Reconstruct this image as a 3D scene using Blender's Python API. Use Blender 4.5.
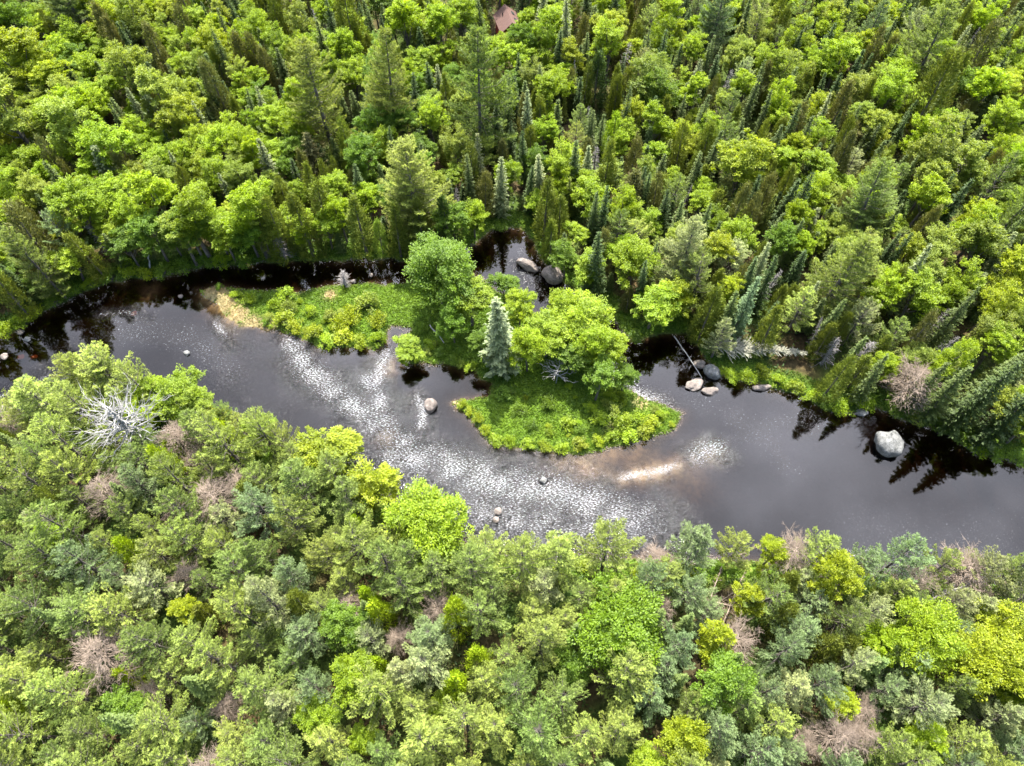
import bpy, math, random
import numpy as np
from mathutils import Vector

rad = math.radians
scn = bpy.context.scene
COL = scn.collection
for _o in list(bpy.data.objects):
    bpy.data.objects.remove(_o)

# ------------------------------------------------------------------ camera
CAM_H, PITCH, FPX = 100.0, 58.0, 711.0
cam_d = bpy.data.cameras.new('camera')
cam_d.sensor_width = 36.0
cam_d.lens = FPX / 1024.0 * 36.0
cam_d.clip_end = 4000.0
cam = bpy.data.objects.new('camera', cam_d)
cam.location = (0, 0, CAM_H)
cam.rotation_euler = (rad(90 - PITCH), 0, 0)
COL.objects.link(cam)
scn.camera = cam

# ------------------------------------------------------------------ light
SUN_EL, SUN_AZ = 61.0, 2.0          # azimuth measured from +Y (ahead of the drone), clockwise
SUN_STRENGTH, SKY_STRENGTH, CLOUD_STRENGTH, EXPOSURE = 5.0, 0.11, 2.1, 2.07
world = bpy.data.worlds.new('World')
scn.world = world
world.use_nodes = True
nt = world.node_tree
for n in list(nt.nodes):
    nt.nodes.remove(n)
wo = nt.nodes.new('ShaderNodeOutputWorld')
sky = nt.nodes.new('ShaderNodeTexSky')
sky.sky_type = 'NISHITA'
sky.sun_disc = False
sky.sun_elevation = rad(SUN_EL)
sky.sun_rotation = rad(SUN_AZ)
bg = nt.nodes.new('ShaderNodeBackground')
bg.inputs['Strength'].default_value = SKY_STRENGTH
bgc = nt.nodes.new('ShaderNodeBackground')
bgc.inputs['Color'].default_value = (0.87, 0.88, 1.0, 1)
bgc.inputs['Strength'].default_value = CLOUD_STRENGTH
tc = nt.nodes.new('ShaderNodeTexCoord')
cn = nt.nodes.new('ShaderNodeTexNoise')
cn.inputs['Scale'].default_value = 2.1
cn.inputs['Detail'].default_value = 5.0
cr = nt.nodes.new('ShaderNodeValToRGB')
cr.color_ramp.elements[0].position = 0.28
cr.color_ramp.elements[1].position = 0.52
mixw = nt.nodes.new('ShaderNodeMixShader')
nt.links.new(tc.outputs['Generated'], cn.inputs['Vector'])
nt.links.new(cn.outputs['Fac'], cr.inputs['Fac'])
# the bright cloud bank stands around the sun; blue sky elsewhere
_ce, _ca = rad(60), rad(12)
vd = nt.nodes.new('ShaderNodeVectorMath'); vd.operation = 'DOT_PRODUCT'
vd.inputs[1].default_value = (math.sin(_ca) * math.cos(_ce), math.cos(_ca) * math.cos(_ce), math.sin(_ce))
nt.links.new(tc.outputs['Generated'], vd.inputs[0])
mr = nt.nodes.new('ShaderNodeMapRange'); mr.interpolation_type = 'SMOOTHSTEP'
mr.inputs['From Min'].default_value = math.cos(rad(52)); mr.inputs['From Max'].default_value = math.cos(rad(24))
nt.links.new(vd.outputs['Value'], mr.inputs['Value'])
mm = nt.nodes.new('ShaderNodeMath'); mm.operation = 'MULTIPLY'
nt.links.new(cr.outputs['Color'], mm.inputs[0]); nt.links.new(mr.outputs[0], mm.inputs[1])
nt.links.new(mm.outputs[0], mixw.inputs['Fac'])
cn2 = nt.nodes.new('ShaderNodeTexNoise'); cn2.inputs['Scale'].default_value = 6.0; cn2.inputs['Detail'].default_value = 4.0
cr2 = nt.nodes.new('ShaderNodeMapRange')
cr2.inputs['From Min'].default_value = 0.35; cr2.inputs['From Max'].default_value = 0.68
cr2.inputs['To Min'].default_value = CLOUD_STRENGTH * .75; cr2.inputs['To Max'].default_value = CLOUD_STRENGTH * 1.5
nt.links.new(tc.outputs['Generated'], cn2.inputs['Vector']); nt.links.new(cn2.outputs['Fac'], cr2.inputs['Value'])
nt.links.new(cr2.outputs[0], bgc.inputs['Strength'])
nt.links.new(sky.outputs['Color'], bg.inputs['Color'])
nt.links.new(bg.outputs[0], mixw.inputs[1])
nt.links.new(bgc.outputs[0], mixw.inputs[2])
nt.links.new(mixw.outputs[0], wo.inputs['Surface'])

sl = bpy.data.lights.new('sun', 'SUN')
sl.energy = SUN_STRENGTH
sl.angle = rad(0.53)
sl.color = (1.0, 0.955, 0.88)
so = bpy.data.objects.new('sun', sl)
_a, _e = rad(SUN_AZ), rad(SUN_EL)
sdir = Vector((math.sin(_a) * math.cos(_e), math.cos(_a) * math.cos(_e), math.sin(_e)))
so.rotation_euler = sdir.to_track_quat('Z', 'Y').to_euler()
so.location = sdir * 300
COL.objects.link(so)

scn.view_settings.view_transform = 'Standard'
scn.view_settings.look = 'None'
scn.view_settings.exposure = EXPOSURE
scn.view_settings.gamma = 1.0
scn.view_settings.use_curve_mapping = False
scn.render.engine = 'CYCLES'
scn.cycles.max_bounces = 6
scn.cycles.diffuse_bounces = 3
scn.cycles.glossy_bounces = 3
scn.cycles.transmission_bounces = 4
scn.cycles.transparent_max_bounces = 8
scn.cycles.sample_clamp_indirect = 6.0

rng = np.random.default_rng(7)
random.seed(7)

# ------------------------------------------------------------------ plan helpers
_p = rad(PITCH)
FWD = np.array((0, math.cos(_p), -math.sin(_p)))
UPV = np.array((0, math.sin(_p), math.cos(_p)))
CAMP = np.array((0, 0, CAM_H))

def unproject(px, py, z=0.0):
    d = np.array((1.0, 0, 0)) * ((px - 512) / FPX) + UPV * (-(py - 383) / FPX) + FWD
    t = (z - CAM_H) / d[2]
    return CAMP + d * t

def project(p):
    v = np.asarray(p, float) - CAMP
    dep = v @ FWD
    return 512 + FPX * v[..., 0] / dep, 383 - FPX * (v @ UPV) / dep, dep

def plan(poly):
    return np.array([unproject(x, y)[:2] for x, y in poly])

def inside(poly, pts):
    x, y = pts[:, 0], pts[:, 1]
    r = np.zeros(len(pts), bool)
    n = len(poly)
    for i in range(n):
        x1, y1 = poly[i]; x2, y2 = poly[(i + 1) % n]
        c = (y1 > y) != (y2 > y)
        if abs(y2 - y1) > 1e-9:
            r ^= c & (x < (x2 - x1) * (y - y1) / (y2 - y1) + x1)
    return r

def seg_dist(poly, pts, closed=True):
    best = np.full(len(pts), 1e9)
    n = len(poly)
    for i in range(n if closed else n - 1):
        a = poly[i]; b = poly[(i + 1) % n]
        ab = b - a
        t = np.clip(((pts - a) @ ab) / max(ab @ ab, 1e-9), 0, 1)
        q = a + t[:, None] * ab
        best = np.minimum(best, np.hypot(pts[:, 0] - q[:, 0], pts[:, 1] - q[:, 1]))
    return best

# waterlines (traced on the ground plane)
NORTH = [(-420, 430), (-160, 372), (-60, 352), (0, 336), (28, 327), (48, 310), (76, 297), (104, 286), (132, 279), (165, 279), (190, 270),
         (240, 266), (300, 262), (350, 262), (400, 260), (450, 256), (476, 244), (492, 232), (520, 228), (534, 242), (540, 258), (556, 278),
         (572, 290), (606, 312), (626, 338), (640, 344), (654, 336), (688, 334), (702, 356), (716, 374), (742, 383), (776, 390),
         (806, 399), (838, 416), (862, 410), (886, 412), (910, 424), (940, 432), (975, 455), (1024, 466), (1100, 486), (1240, 525), (1600, 610)]
SOUTH = [(1600, 800), (1240, 672), (1100, 622), (1024, 588), (950, 580), (870, 572), (820, 566), (760, 562), (700, 560), (640, 556), (560, 560), (520, 556), (480, 546),
         (455, 540), (420, 530), (392, 500), (345, 474), (300, 452), (262, 440), (200, 414), (130, 394), (80, 384), (30, 402), (0, 426), (-60, 462),
         (-160, 486), (-420, 560)]
ISLAND = [(196, 288), (222, 286), (250, 289), (300, 291), (345, 284), (400, 284), (440, 278), (470, 272), (486, 282), (512, 302), (545, 316), (575, 338),
          (598, 364), (618, 384), (650, 399), (680, 412), (677, 430), (656, 440), (622, 446), (600, 452), (560, 455), (530, 450), (495, 448),
          (481, 436), (470, 419), (450, 404), (462, 397), (487, 395), (489, 383), (475, 373), (442, 365), (412, 363), (396, 353), (400, 339),
          (412, 329), (392, 325), (388, 342), (375, 350), (345, 347), (325, 350), (300, 336), (262, 330), (240, 325), (222, 312)]
RIVER_P = plan(NORTH + SOUTH)
ISLAND_P = plan(ISLAND)

def jag(poly, amp, seed):
    """a natural, slightly uneven waterline"""
    r = np.random.default_rng(seed)
    out = []
    n = len(poly)
    for i in range(n):
        a, b = poly[i], poly[(i + 1) % n]
        L = np.hypot(*(b - a))
        k = max(1, min(40, int(L / 1.3)))
        for j in range(k):
            q = a + (b - a) * j / k
            out.append(q + r.normal(0, amp, 2) * min(1, L / 3))
    return np.array(out)
RIVER_P = jag(RIVER_P, 0.30, 1)
ISLAND_P = jag(ISLAND_P, 0.25, 2)

def shore(pts):
    """signed metres from the waterline: > 0 on land, < 0 in the water"""
    pts = np.asarray(pts, float)
    wet = inside(RIVER_P, pts) & ~inside(ISLAND_P, pts)
    d = np.minimum(seg_dist(RIVER_P, pts), seg_dist(ISLAND_P, pts))
    return np.where(wet, -d, d)

def hump(pts, px, py, r):
    q = unproject(px, py)[:2]
    return np.exp(-(((pts - q) ** 2).sum(1)) / (r * r))

def waves(pts, s, seed):
    r = np.random.default_rng(seed)
    v = np.zeros(len(pts))
    for k in range(7):
        a = r.uniform(0, 2 * math.pi); f = s * r.uniform(0.5, 1.8)
        v += np.sin((pts[:, 0] * math.cos(a) + pts[:, 1] * math.sin(a)) * f + r.uniform(0, 6.28))
    return v / 7

SANDBARS = [(622, 479, 1.6, 0.5), (640, 475, 2.0, 0.58), (658, 470, 2.0, 0.55), (676, 466, 2.2, 0.42), (708, 456, 3.2, .22), (640, 458, 4.0, .26), (605, 470, 2.6, 0.22), (585, 462, 4.0, 0.32), (690, 480, 4.5, 0.22), (560, 456, 3.0, .3),
            (392, 368, 2.0, 0.4), (215, 300, 3.0, 0.42), (235, 318, 2.5, .4), (385, 437, 2.0, 0.28), (150, 292, 2.5, .25), (610, 448, 3.0, .3)]

def ground_z(pts, d=None):
    pts = np.asarray(pts, float)
    if d is None:
        d = shore(pts)
    land = 0.75 * (1 - np.exp(-np.maximum(d, 0) / 1.6)) + 0.018 * np.clip(d, 0, 60) + 0.25 * waves(pts, 0.25, 5) * np.clip(d / 6, 0, 1)
    isl = inside(ISLAND_P, pts)
    land = np.where(isl, 0.42 * (1 - np.exp(-np.maximum(d, 0) / 1.2)) + 0.1 * waves(pts, .6, 3) * np.clip(d / 3, 0, 1), land)
    bed = -0.9 * (1 - np.exp(np.minimum(d, 0) / 2.2)) - 0.12
    for (x, y, r, k) in SANDBARS:
        h = hump(pts, x, y, r)
        bed = bed * (1 - h * min(1, k + .35)) - 0.05 * h
    return np.where(d > 0, land, bed)

GRID = {}
def shore_fast(pts):
    xs_, ys_, D = GRID['x'], GRID['y'], GRID['d']
    i = np.clip(np.searchsorted(xs_, pts[:, 0]) - 1, 0, len(xs_) - 2); j = np.clip(np.searchsorted(ys_, pts[:, 1]) - 1, 0, len(ys_) - 2)
    u = (pts[:, 0] - xs_[i]) / (xs_[i + 1] - xs_[i]); v = (pts[:, 1] - ys_[j]) / (ys_[j + 1] - ys_[j])
    return D[j, i] * (1 - u) * (1 - v) + D[j, i + 1] * u * (1 - v) + D[j + 1, i] * (1 - u) * v + D[j + 1, i + 1] * u * v

def gz(x, y):
    return float(ground_z(np.array([[x, y]]))[0])

# ------------------------------------------------------------------ mesh + material helpers
def new_mesh(name, verts, faces_flat, nper, mat, attrs=None, colors=None, smooth=False):
    verts = np.ascontiguousarray(verts, dtype=np.float32)
    me = bpy.data.meshes.new(name)
    nf = len(faces_flat) // nper
    me.vertices.add(len(verts))
    me.vertices.foreach_set('co', verts.ravel())
    me.loops.add(len(faces_flat))
    me.loops.foreach_set('vertex_index', np.ascontiguousarray(faces_flat, dtype=np.int32))
    me.polygons.add(nf)
    me.polygons.foreach_set('loop_start', np.arange(0, nf * nper, nper, dtype=np.int32))
    for k, v in (attrs or {}).items():
        dom = 'FACE' if len(v) == nf and len(v) != len(verts) else 'POINT'
        at = me.attributes.new(k, 'FLOAT', dom)
        at.data.foreach_set('value', np.ascontiguousarray(v, dtype=np.float32))
    for k, v in (colors or {}).items():
        at = me.attributes.new(k, 'FLOAT_COLOR', 'POINT')
        at.data.foreach_set('color', np.ascontiguousarray(v, dtype=np.float32).ravel())
    me.update(calc_edges=True)
    me.validate()
    if smooth:
        me.polygons.foreach_set('use_smooth', np.ones(len(me.polygons), bool))
    if mat:
        me.materials.append(mat)
    return me

def link(name, me, parent=None):
    o = bpy.data.objects.new(name, me)
    COL.objects.link(o)
    if parent is not None:
        o.parent = parent
    return o

def tag(o, label=None, cat=None, group=None, kind=None):
    if label: o['label'] = label
    if cat: o['category'] = cat
    if group: o['group'] = group
    if kind: o['kind'] = kind
    return o

class NT:
    def __init__(self, name):
        self.m = bpy.data.materials.new(name)
        self.m.use_nodes = True
        self.t = self.m.node_tree
        for n in list(self.t.nodes):
            self.t.nodes.remove(n)
        self.out = self.n('OutputMaterial')
    def n(self, t, **kw):
        x = self.t.nodes.new('ShaderNode' + t)
        for k, v in kw.items():
            setattr(x, k, v)
        return x
    def l(self, a, b):
        self.t.links.new(a, b)
    def mixc(self, fac, a, b, blend='MIX'):
        m = self.n('Mix', data_type='RGBA', blend_type=blend)
        for s, v in ((m.inputs[0], fac), (m.inputs[6], a), (m.inputs[7], b)):
            if isinstance(v, (int, float)):
                s.default_value = v
            elif isinstance(v, tuple):
                s.default_value = v if len(v) == 4 else (*v, 1)
            else:
                self.l(v, s)
        return m.outputs[2]
    def math(self, op, a, b=0.0):
        m = self.n('Math', operation=op)
        for s, v in ((m.inputs[0], a), (m.inputs[1], b)):
            if isinstance(v, (int, float)):
                s.default_value = v
            else:
                self.l(v, s)
        return m.outputs[0]
    def noise(self, scale, detail=4, vec=None, out='Fac'):
        n = self.n('TexNoise')
        n.inputs['Scale'].default_value = scale
        n.inputs['Detail'].default_value = detail
        if vec is not None:
            self.l(vec, n.inputs['Vector'])
        return n.outputs[out]
    def ramp(self, fac, stops):
        r = self.n('ValToRGB')
        e = r.color_ramp.elements
        while len(e) < len(stops):
            e.new(0.5)
        for x, (p, c) in zip(e, stops):
            x.position = p; x.color = (*c, 1) if len(c) == 3 else c
        self.l(fac, r.inputs['Fac'])
        return r.outputs['Color']

def foliage_mat(name, transl, gloss, rough, tip):
    """leaf material: the colour comes from each tree (object colour), leaf age from the 'var' attribute"""
    k = NT(name)
    oi = k.n('ObjectInfo')
    at = k.n('Attribute', attribute_name='var')
    lo = k.mixc(1.0, oi.outputs['Color'], (0.62, 0.66, 0.62), 'MULTIPLY')
    hi = k.mixc(1.0, oi.outputs['Color'], tip, 'MULTIPLY')
    c = k.mixc(at.outputs['Fac'], lo, hi)
    d = k.n('BsdfDiffuse'); t = k.n('BsdfTranslucent'); g = k.n('BsdfGlossy')
    k.l(c, d.inputs['Color'])
    tcol = k.mixc(1.0, c, (1.25, 1.22, 0.55), 'MULTIPLY')
    k.l(tcol, t.inputs['Color'])
    g.inputs['Roughness'].default_value = rough
    g.inputs['Color'].default_value = (0.95, 1.0, 0.95, 1)
    m1 = k.n('MixShader'); m1.inputs[0].default_value = transl
    k.l(d.outputs[0], m1.inputs[1]); k.l(t.outputs[0], m1.inputs[2])
    m2 = k.n('MixShader'); m2.inputs[0].default_value = gloss
    k.l(m1.outputs[0], m2.inputs[1]); k.l(g.outputs[0], m2.inputs[2])
    k.l(m2.outputs[0], k.out.inputs['Surface'])
    return k.m

M_LEAF = foliage_mat('broad_leaves', 0.54, 0.016, 0.6, (1.40, 1.28, 1.0))
M_NEEDLE = foliage_mat('needles', 0.42, 0.012, 0.6, (1.50, 1.45, 1.2))
M_SCALE = foliage_mat('cedar_sprays', 0.25, 0.018, 0.6, (1.3, 1.36, 1.0))
M_GRASS = foliage_mat('grass_blades', 0.35, 0.018, 0.6, (1.5, 1.35, 1.0))

def wood_mat(name, a, b, scale=3.0, obj_tint=False):
    k = NT(name)
    tcn = k.n('TexCoord')
    f = k.noise(scale, 6, tcn.outputs['Object'])
    c = k.ramp(f, [(0.3, a), (0.7, b)])
    if obj_tint:
        oi = k.n('ObjectInfo')
        c = k.mixc(1.0, c, oi.outputs['Color'], 'MULTIPLY')
    p = k.n('BsdfPrincipled')
    k.l(c, p.inputs['Base Color'])
    p.inputs['Roughness'].default_value = 0.85
    bmp = k.n('Bump'); bmp.inputs['Strength'].default_value = 0.5
    k.l(f, bmp.inputs['Height']); k.l(bmp.outputs[0], p.inputs['Normal'])
    k.l(p.outputs[0], k.out.inputs['Surface'])
    return k.m

M_BARK = wood_mat('bark', (0.045, 0.036, 0.028), (0.13, 0.11, 0.09))
M_DEAD = wood_mat('weathered_wood', (0.15, 0.143, 0.13), (0.31, 0.30, 0.275), 2.0)
M_GREYTWIG = wood_mat('grey_twigs', (0.11, 0.10, 0.09), (0.23, 0.21, 0.195), 2.0)
M_TWIG = wood_mat('bare_twigs', (0.145, 0.106, 0.075), (0.255, 0.198, 0.148), 1.0)

def rock_mat(name, a, b, c2):
    k = NT(name)
    tcn = k.n('TexCoord')
    v = tcn.outputs['Object']
    f = k.noise(1.6, 8, v); g = k.noise(7.0, 6, v)
    c = k.ramp(f, [(0.35, a), (0.62, b)])
    sp = k.ramp(g, [(0.55, (0, 0, 0)), (0.66, (1, 1, 1))])
    c = k.mixc(sp, c, c2)
    p = k.n('BsdfPrincipled'); k.l(c, p.inputs['Base Color']); p.inputs['Roughness'].default_value = 0.8
    bmp = k.n('Bump'); bmp.inputs['Strength'].default_value = 0.7; bmp.inputs['Distance'].default_value = 0.2
    k.l(g, bmp.inputs['Height']); k.l(bmp.outputs[0], p.inputs['Normal'])
    k.l(p.outputs[0], k.out.inputs['Surface'])
    return k.m
M_GRANITE = rock_mat('pale_granite', (0.07, 0.07, 0.064), (0.145, 0.145, 0.135), (0.022, 0.024, 0.018))
M_PINKROCK = rock_mat('pink_granite', (0.09, 0.073, 0.06), (0.17, 0.14, 0.117), (0.045, 0.036, 0.03))
M_BROWNROCK = rock_mat('brown_stone', (0.09, 0.075, 0.06), (0.18, 0.15, 0.12), (0.045, 0.038, 0.03))
M_RUSTROCK = rock_mat('rust_stone', (0.16, 0.05, 0.015), (0.30, 0.10, 0.03), (0.06, 0.03, 0.015))

# ------------------------------------------------------------------ the setting: ground and river
def axis(lo, hi, step, far):
    a = list(np.arange(lo, hi + 1e-6, step))
    s, x = step, hi
    up = []
    while x < far:
        s *= 1.5; x += s; up.append(x)
    s, x = step, lo
    dn = []
    while x > -far:
        s *= 1.5; x -= s; dn.append(x)
    return np.array(dn[::-1] + a + up)

def sheet(xs, ys):
    X, Y = np.meshgrid(xs, ys)
    pts = np.stack([X.ravel(), Y.ravel()], 1)
    nx, ny = len(xs), len(ys)
    i = np.arange((nx - 1) * (ny - 1))
    r, c = i // (nx - 1), i % (nx - 1)
    a = r * nx + c
    f = np.stack([a, a + 1, a + nx + 1, a + nx], 1)
    return pts, f

def smooth01(x):
    x = np.clip(x, 0, 1)
    return x * x * (3 - 2 * x)

xs, ys = axis(-130, 130, 0.7, 900), axis(0, 112, 0.7, 900)
gp, gf = sheet(xs, ys)
gd = shore(gp)
GRID.update(x=xs, y=ys, d=gd.reshape(len(ys), len(xs)))
gzv = ground_z(gp, gd)
# where the grass, litter, sand and silt lie
litter = np.array((0.045, 0.034, 0.018)); moss = np.array((0.035, 0.06, 0.012)); grassc = np.array((0.055, 0.10, 0.010))
silt = np.array((0.012, 0.008, 0.005)); sand = np.array((0.30, 0.265, 0.215)); straw = np.array((0.20, 0.165, 0.09))
isl_in = inside(ISLAND_P, gp)
w = waves(gp, 0.5, 8)
gc = litter + (moss - litter) * smooth01(0.5 + 1.4 * w)[:, None]
kk = np.where(isl_in, 1.0, smooth01(1 - (gd - 2.0) / 3.0))[:, None]
gc = gc * (1 - kk) + grassc * kk
mud = np.array((0.060, 0.045, 0.028))
mk = (smooth01(1 - np.abs(gd) / .7) * .9)[:, None]
gc = gc * (1 - mk) + mud * mk
st = np.zeros(len(gp))
for (x, y, r) in [(238, 316, 2.2), (252, 325, 1.8), (268, 327, 1.8), (226, 303, 2.5), (300, 288, 1.2), (455, 404, .9), (610, 430, 1.0), (640, 403, 1.2), (330, 296, 1.2), (215, 293, 2.5)]:
    st = np.maximum(st, hump(gp, x, y, r))
st = smooth01(st * 1.6)[:, None]
gc = np.where((gd > 0)[:, None], gc * (1 - st) + straw * st, gc)
sd = np.zeros(len(gp))
for (x, y, r, k) in SANDBARS:
    sd = np.maximum(sd, hump(gp, x, y, r) * k)
rim = np.exp(np.minimum(gd, 0) / 0.5) * 0.16
sd = np.clip(sd * (1 + .5 * waves(gp, 1.6, 4)), 0, 1)
bedc = silt + (sand - silt) * np.maximum(sd, rim)[:, None]
gc = np.where((gd > 0)[:, None], gc, bedc)
gcol = np.concatenate([gc, np.ones((len(gp), 1))], 1)

k = NT('forest_floor')
at = k.n('Attribute', attribute_name='gcol')
tcn = k.n('TexCoord')
f1 = k.noise(1.3, 8, tcn.outputs['Object']); f2 = k.noise(0.22, 4, tcn.outputs['Object'])
c = k.mixc(0.8, at.outputs['Color'], k.ramp(f1, [(0.3, (0.45, 0.42, 0.4)), (0.72, (1.5, 1.45, 1.3))]), 'MULTIPLY')
c = k.mixc(0.6, c, k.ramp(f2, [(0.35, (0.7, 0.8, 0.7)), (0.65, (1.25, 1.1, 0.95))]), 'MULTIPLY')
p = k.n('BsdfPrincipled'); k.l(c, p.inputs['Base Color']); p.inputs['Roughness'].default_value = 0.95
p.inputs['Specular IOR Level'].default_value = 0.1
bmp = k.n('Bump'); bmp.inputs['Strength'].default_value = 0.8; bmp.inputs['Distance'].default_value = 0.3
k.l(f1, bmp.inputs['Height']); k.l(bmp.outputs[0], p.inputs['Normal']); k.l(p.outputs[0], k.out.inputs['Surface'])
M_GROUND = k.m
ground = link('ground', new_mesh('ground', np.column_stack([gp, gzv]), gf.ravel(), 4, M_GROUND, colors={'gcol': gcol}, smooth=True))
tag(ground, 'forest floor with grassy river banks', None, None, 'structure')

# water surface
wxs, wys = np.arange(-190, 190, 0.6), np.arange(18, 112, 0.6)
wp, wf = sheet(wxs, wys)
wd = shore_fast(wp)
keep = (wd[wf].min(1) < 0.8)
wf = wf[keep]
used, inv = np.unique(wf.ravel(), return_inverse=True)
wp, wf = wp[used], inv.reshape(-1, 4)
def along(pts, poly, r):
    return np.exp(-(seg_dist(plan(poly), pts, False) / r) ** 2)
rip = np.zeros(len(wp))
for poly, r, k in [([(292, 344), (310, 372), (345, 400), (372, 425), (400, 440)], 4.5, 0.75), ([(380, 362), (376, 385), (395, 410), (370, 440)], 3.0, 0.9),
                   ([(400, 455), (440, 462), (500, 478), (560, 490), (620, 512), (660, 528)], 5.2, 1.0), ([(430, 495), (500, 520), (560, 530), (640, 535)], 6.0, .9), ([(492, 452), (530, 458), (556, 460)], 2.0, .9),
                   ([(690, 456), (712, 446), (722, 452)], 2.6, 0.75), ([(664, 478), (600, 476)], 1.6, .7), ([(416, 395), (430, 418), (426, 432)], 1.8, .8),
                   ([(514, 262), (528, 284)], 1.1, .5), ([(560, 310), (600, 345), (618, 378)], 1.8, .9), ([(618, 374), (640, 392), (668, 404)], 1.5, 0.8),
                   ([(215, 322), (225, 335), (228, 345)], 1.6, .8), ([(250, 345), (240, 380), (265, 405)], 7.0, 0.3), ([(100, 315), (128, 312), (150, 318)], 1.6, .45),
                   ([(0, 395), (45, 375), (80, 350)], 3.0, .4), ([(590, 470), (560, 475), (600, 490)], 2.0, .4)]:
    rip = np.maximum(rip, along(wp, poly, r) * k)
rip = np.clip(smooth01((rip * (1 + .8 * waves(wp, 1.0, 11) + .6 * waves(wp, .45, 12)) - .05) / .62) * (1.0 + .5 * waves(wp, .8, 14)), 0, 1) * smooth01((-shore_fast(wp) - .05) / .5)
foam = np.zeros(len(wp))
for poly, r, k in [([(520, 250), (525, 270), (540, 292), (560, 310), (604, 350)], 1.0, 0.24), ([(600, 345), (616, 376)], .8, .5), ([(618, 378), (632, 392), (650, 399)], 0.7, 0.5), ([(622, 380), (668, 404)], 1.6, .33),
                   ([(418, 398), (424, 410), (420, 425)], 1.2, .38), ([(100, 315), (128, 312), (140, 318)], 0.5, .3), ([(304, 282), (308, 290)], .6, .5), ([(0, 397), (22, 389), (50, 374)], .5, .35),
                   ([(215, 322), (225, 335)], 1.0, .38), ([(386, 352), (380, 372), (376, 388)], 1.9, .40), ([(292, 346), (312, 372), (345, 400), (375, 418), (400, 442)], 3.0, .36), ([(366, 380), (380, 400), (372, 430)], 2.2, .36),
                   ([(620, 478), (640, 474), (676, 466)], 1.0, .42), ([(640, 474), (668, 470)], .7, .45), ([(696, 456), (712, 446), (722, 452)], 2.4, .36), ([(400, 458), (440, 466), (500, 482), (560, 494), (640, 520)], 4.6, .36), ([(440, 505), (520, 522), (600, 530)], 4.5, .31), ([(860, 522), (930, 540), (1000, 536)], 5, .12), ([(740, 440), (780, 422), (815, 425)], 3, .14), ([(690, 400), (740, 418), (790, 470)], 3, .15), ([(120, 330), (180, 335), (230, 370)], 4, .18)]:
    foam = np.maximum(foam, along(wp, poly, r) * k)
foam *= np.clip(1.08 + .5 * waves(wp, 1.3, 13), .4, 1.2)

k = NT('tannin_water')
ar = k.n('Attribute', attribute_name='ripple'); af = k.n('Attribute', attribute_name='foam')
tcn = k.n('TexCoord')
mp = k.n('Mapping'); mp.inputs['Rotation'].default_value = (0, 0, rad(14)); mp.inputs['Scale'].default_value = (0.62, 1.75, 1)
k.l(tcn.outputs['Object'], mp.inputs['Vector'])
n1 = k.noise(3.0, 1.6, mp.outputs[0]); n2 = k.noise(0.35, 2, tcn.outputs['Object']); n0 = k.noise(0.8, 3, mp.outputs[0])
b0 = k.n('Bump'); b0.inputs['Distance'].default_value = 0.035; b0.inputs['Strength'].default_value = 0.018
k.l(n0, b0.inputs['Height'])
b1 = k.n('Bump'); b1.inputs['Distance'].default_value = 0.50
k.l(n1, b1.inputs['Height']); k.l(b0.outputs[0], b1.inputs['Normal'])
b1.inputs['Strength'].default_value = 0.55
g0 = k.n('BsdfGlossy'); g0.inputs['Roughness'].default_value = 0.03
k.l(b0.outputs[0], g0.inputs['Normal'])
g1 = k.n('BsdfGlossy'); g1.inputs['Roughness'].default_value = 0.10
k.l(b1.outputs[0], g1.inputs['Normal'])
gl = k.n('MixShader'); k.l(ar.outputs['Fac'], gl.inputs[0]); k.l(g0.outputs[0], gl.inputs[1]); k.l(g1.outputs[0], gl.inputs[2])
tr = k.n('BsdfTransparent'); adp = k.n('Attribute', attribute_name='depth')
k.l(k.ramp(adp.outputs['Fac'], [(0.0, (0.92, 0.84, 0.74)), (0.30, (0.55, 0.48, 0.41)), (0.75, (0.24, 0.17, 0.12))]), tr.inputs['Color'])
fr = k.n('Fresnel'); fr.inputs['IOR'].default_value = 1.40
m1 = k.n('MixShader'); k.l(fr.outputs[0], m1.inputs[0]); k.l(tr.outputs[0], m1.inputs[1]); k.l(gl.outputs[0], m1.inputs[2])
fd = k.n('BsdfDiffuse'); fd.inputs['Color'].default_value = (0.36, 0.36, 0.36, 1)
n3 = k.noise(4.6, 3.5, mp.outputs[0])
mrf = k.n('MapRange'); mrf.inputs['From Min'].default_value = 0.70; mrf.inputs['From Max'].default_value = 1.02
k.l(k.math('ADD', n3, k.math('MULTIPLY', af.outputs['Fac'], 0.55)), mrf.inputs['Value'])
fm = mrf.outputs[0]
m2 = k.n('MixShader'); k.l(fm, m2.inputs[0]); k.l(m1.outputs[0], m2.inputs[1]); k.l(fd.outputs[0], m2.inputs[2])
k.l(m2.outputs[0], k.out.inputs['Surface'])
M_WATER = k.m
water = link('river_water', new_mesh('river_water', np.column_stack([wp, np.zeros(len(wp))]), wf.ravel(), 4, M_WATER, {'ripple': rip, 'foam': foam, 'depth': np.clip(-ground_z(wp, np.minimum(shore_fast(wp), -.01)), 0, 1)}))
tag(water, 'dark tannin stained river water', None, None, 'structure')

# ------------------------------------------------------------------ tree builders
def unit(v):
    return v / np.maximum(np.linalg.norm(v, axis=-1, keepdims=True), 1e-9)

def leaf_quads(c, d, n, L, W):
    """rhombic leaves: centre, long axis, normal, length, width"""
    d = unit(d); s = unit(np.cross(n, d)); nn = np.cross(d, s)
    L = np.asarray(L)[:, None]; W = np.asarray(W)[:, None]
    v = np.stack([c - d * L / 2, c + s * W / 2 + nn * W * .12, c + d * L / 2, c - s * W / 2 + nn * W * .12], 1)
    return v.reshape(-1, 3)

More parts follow.
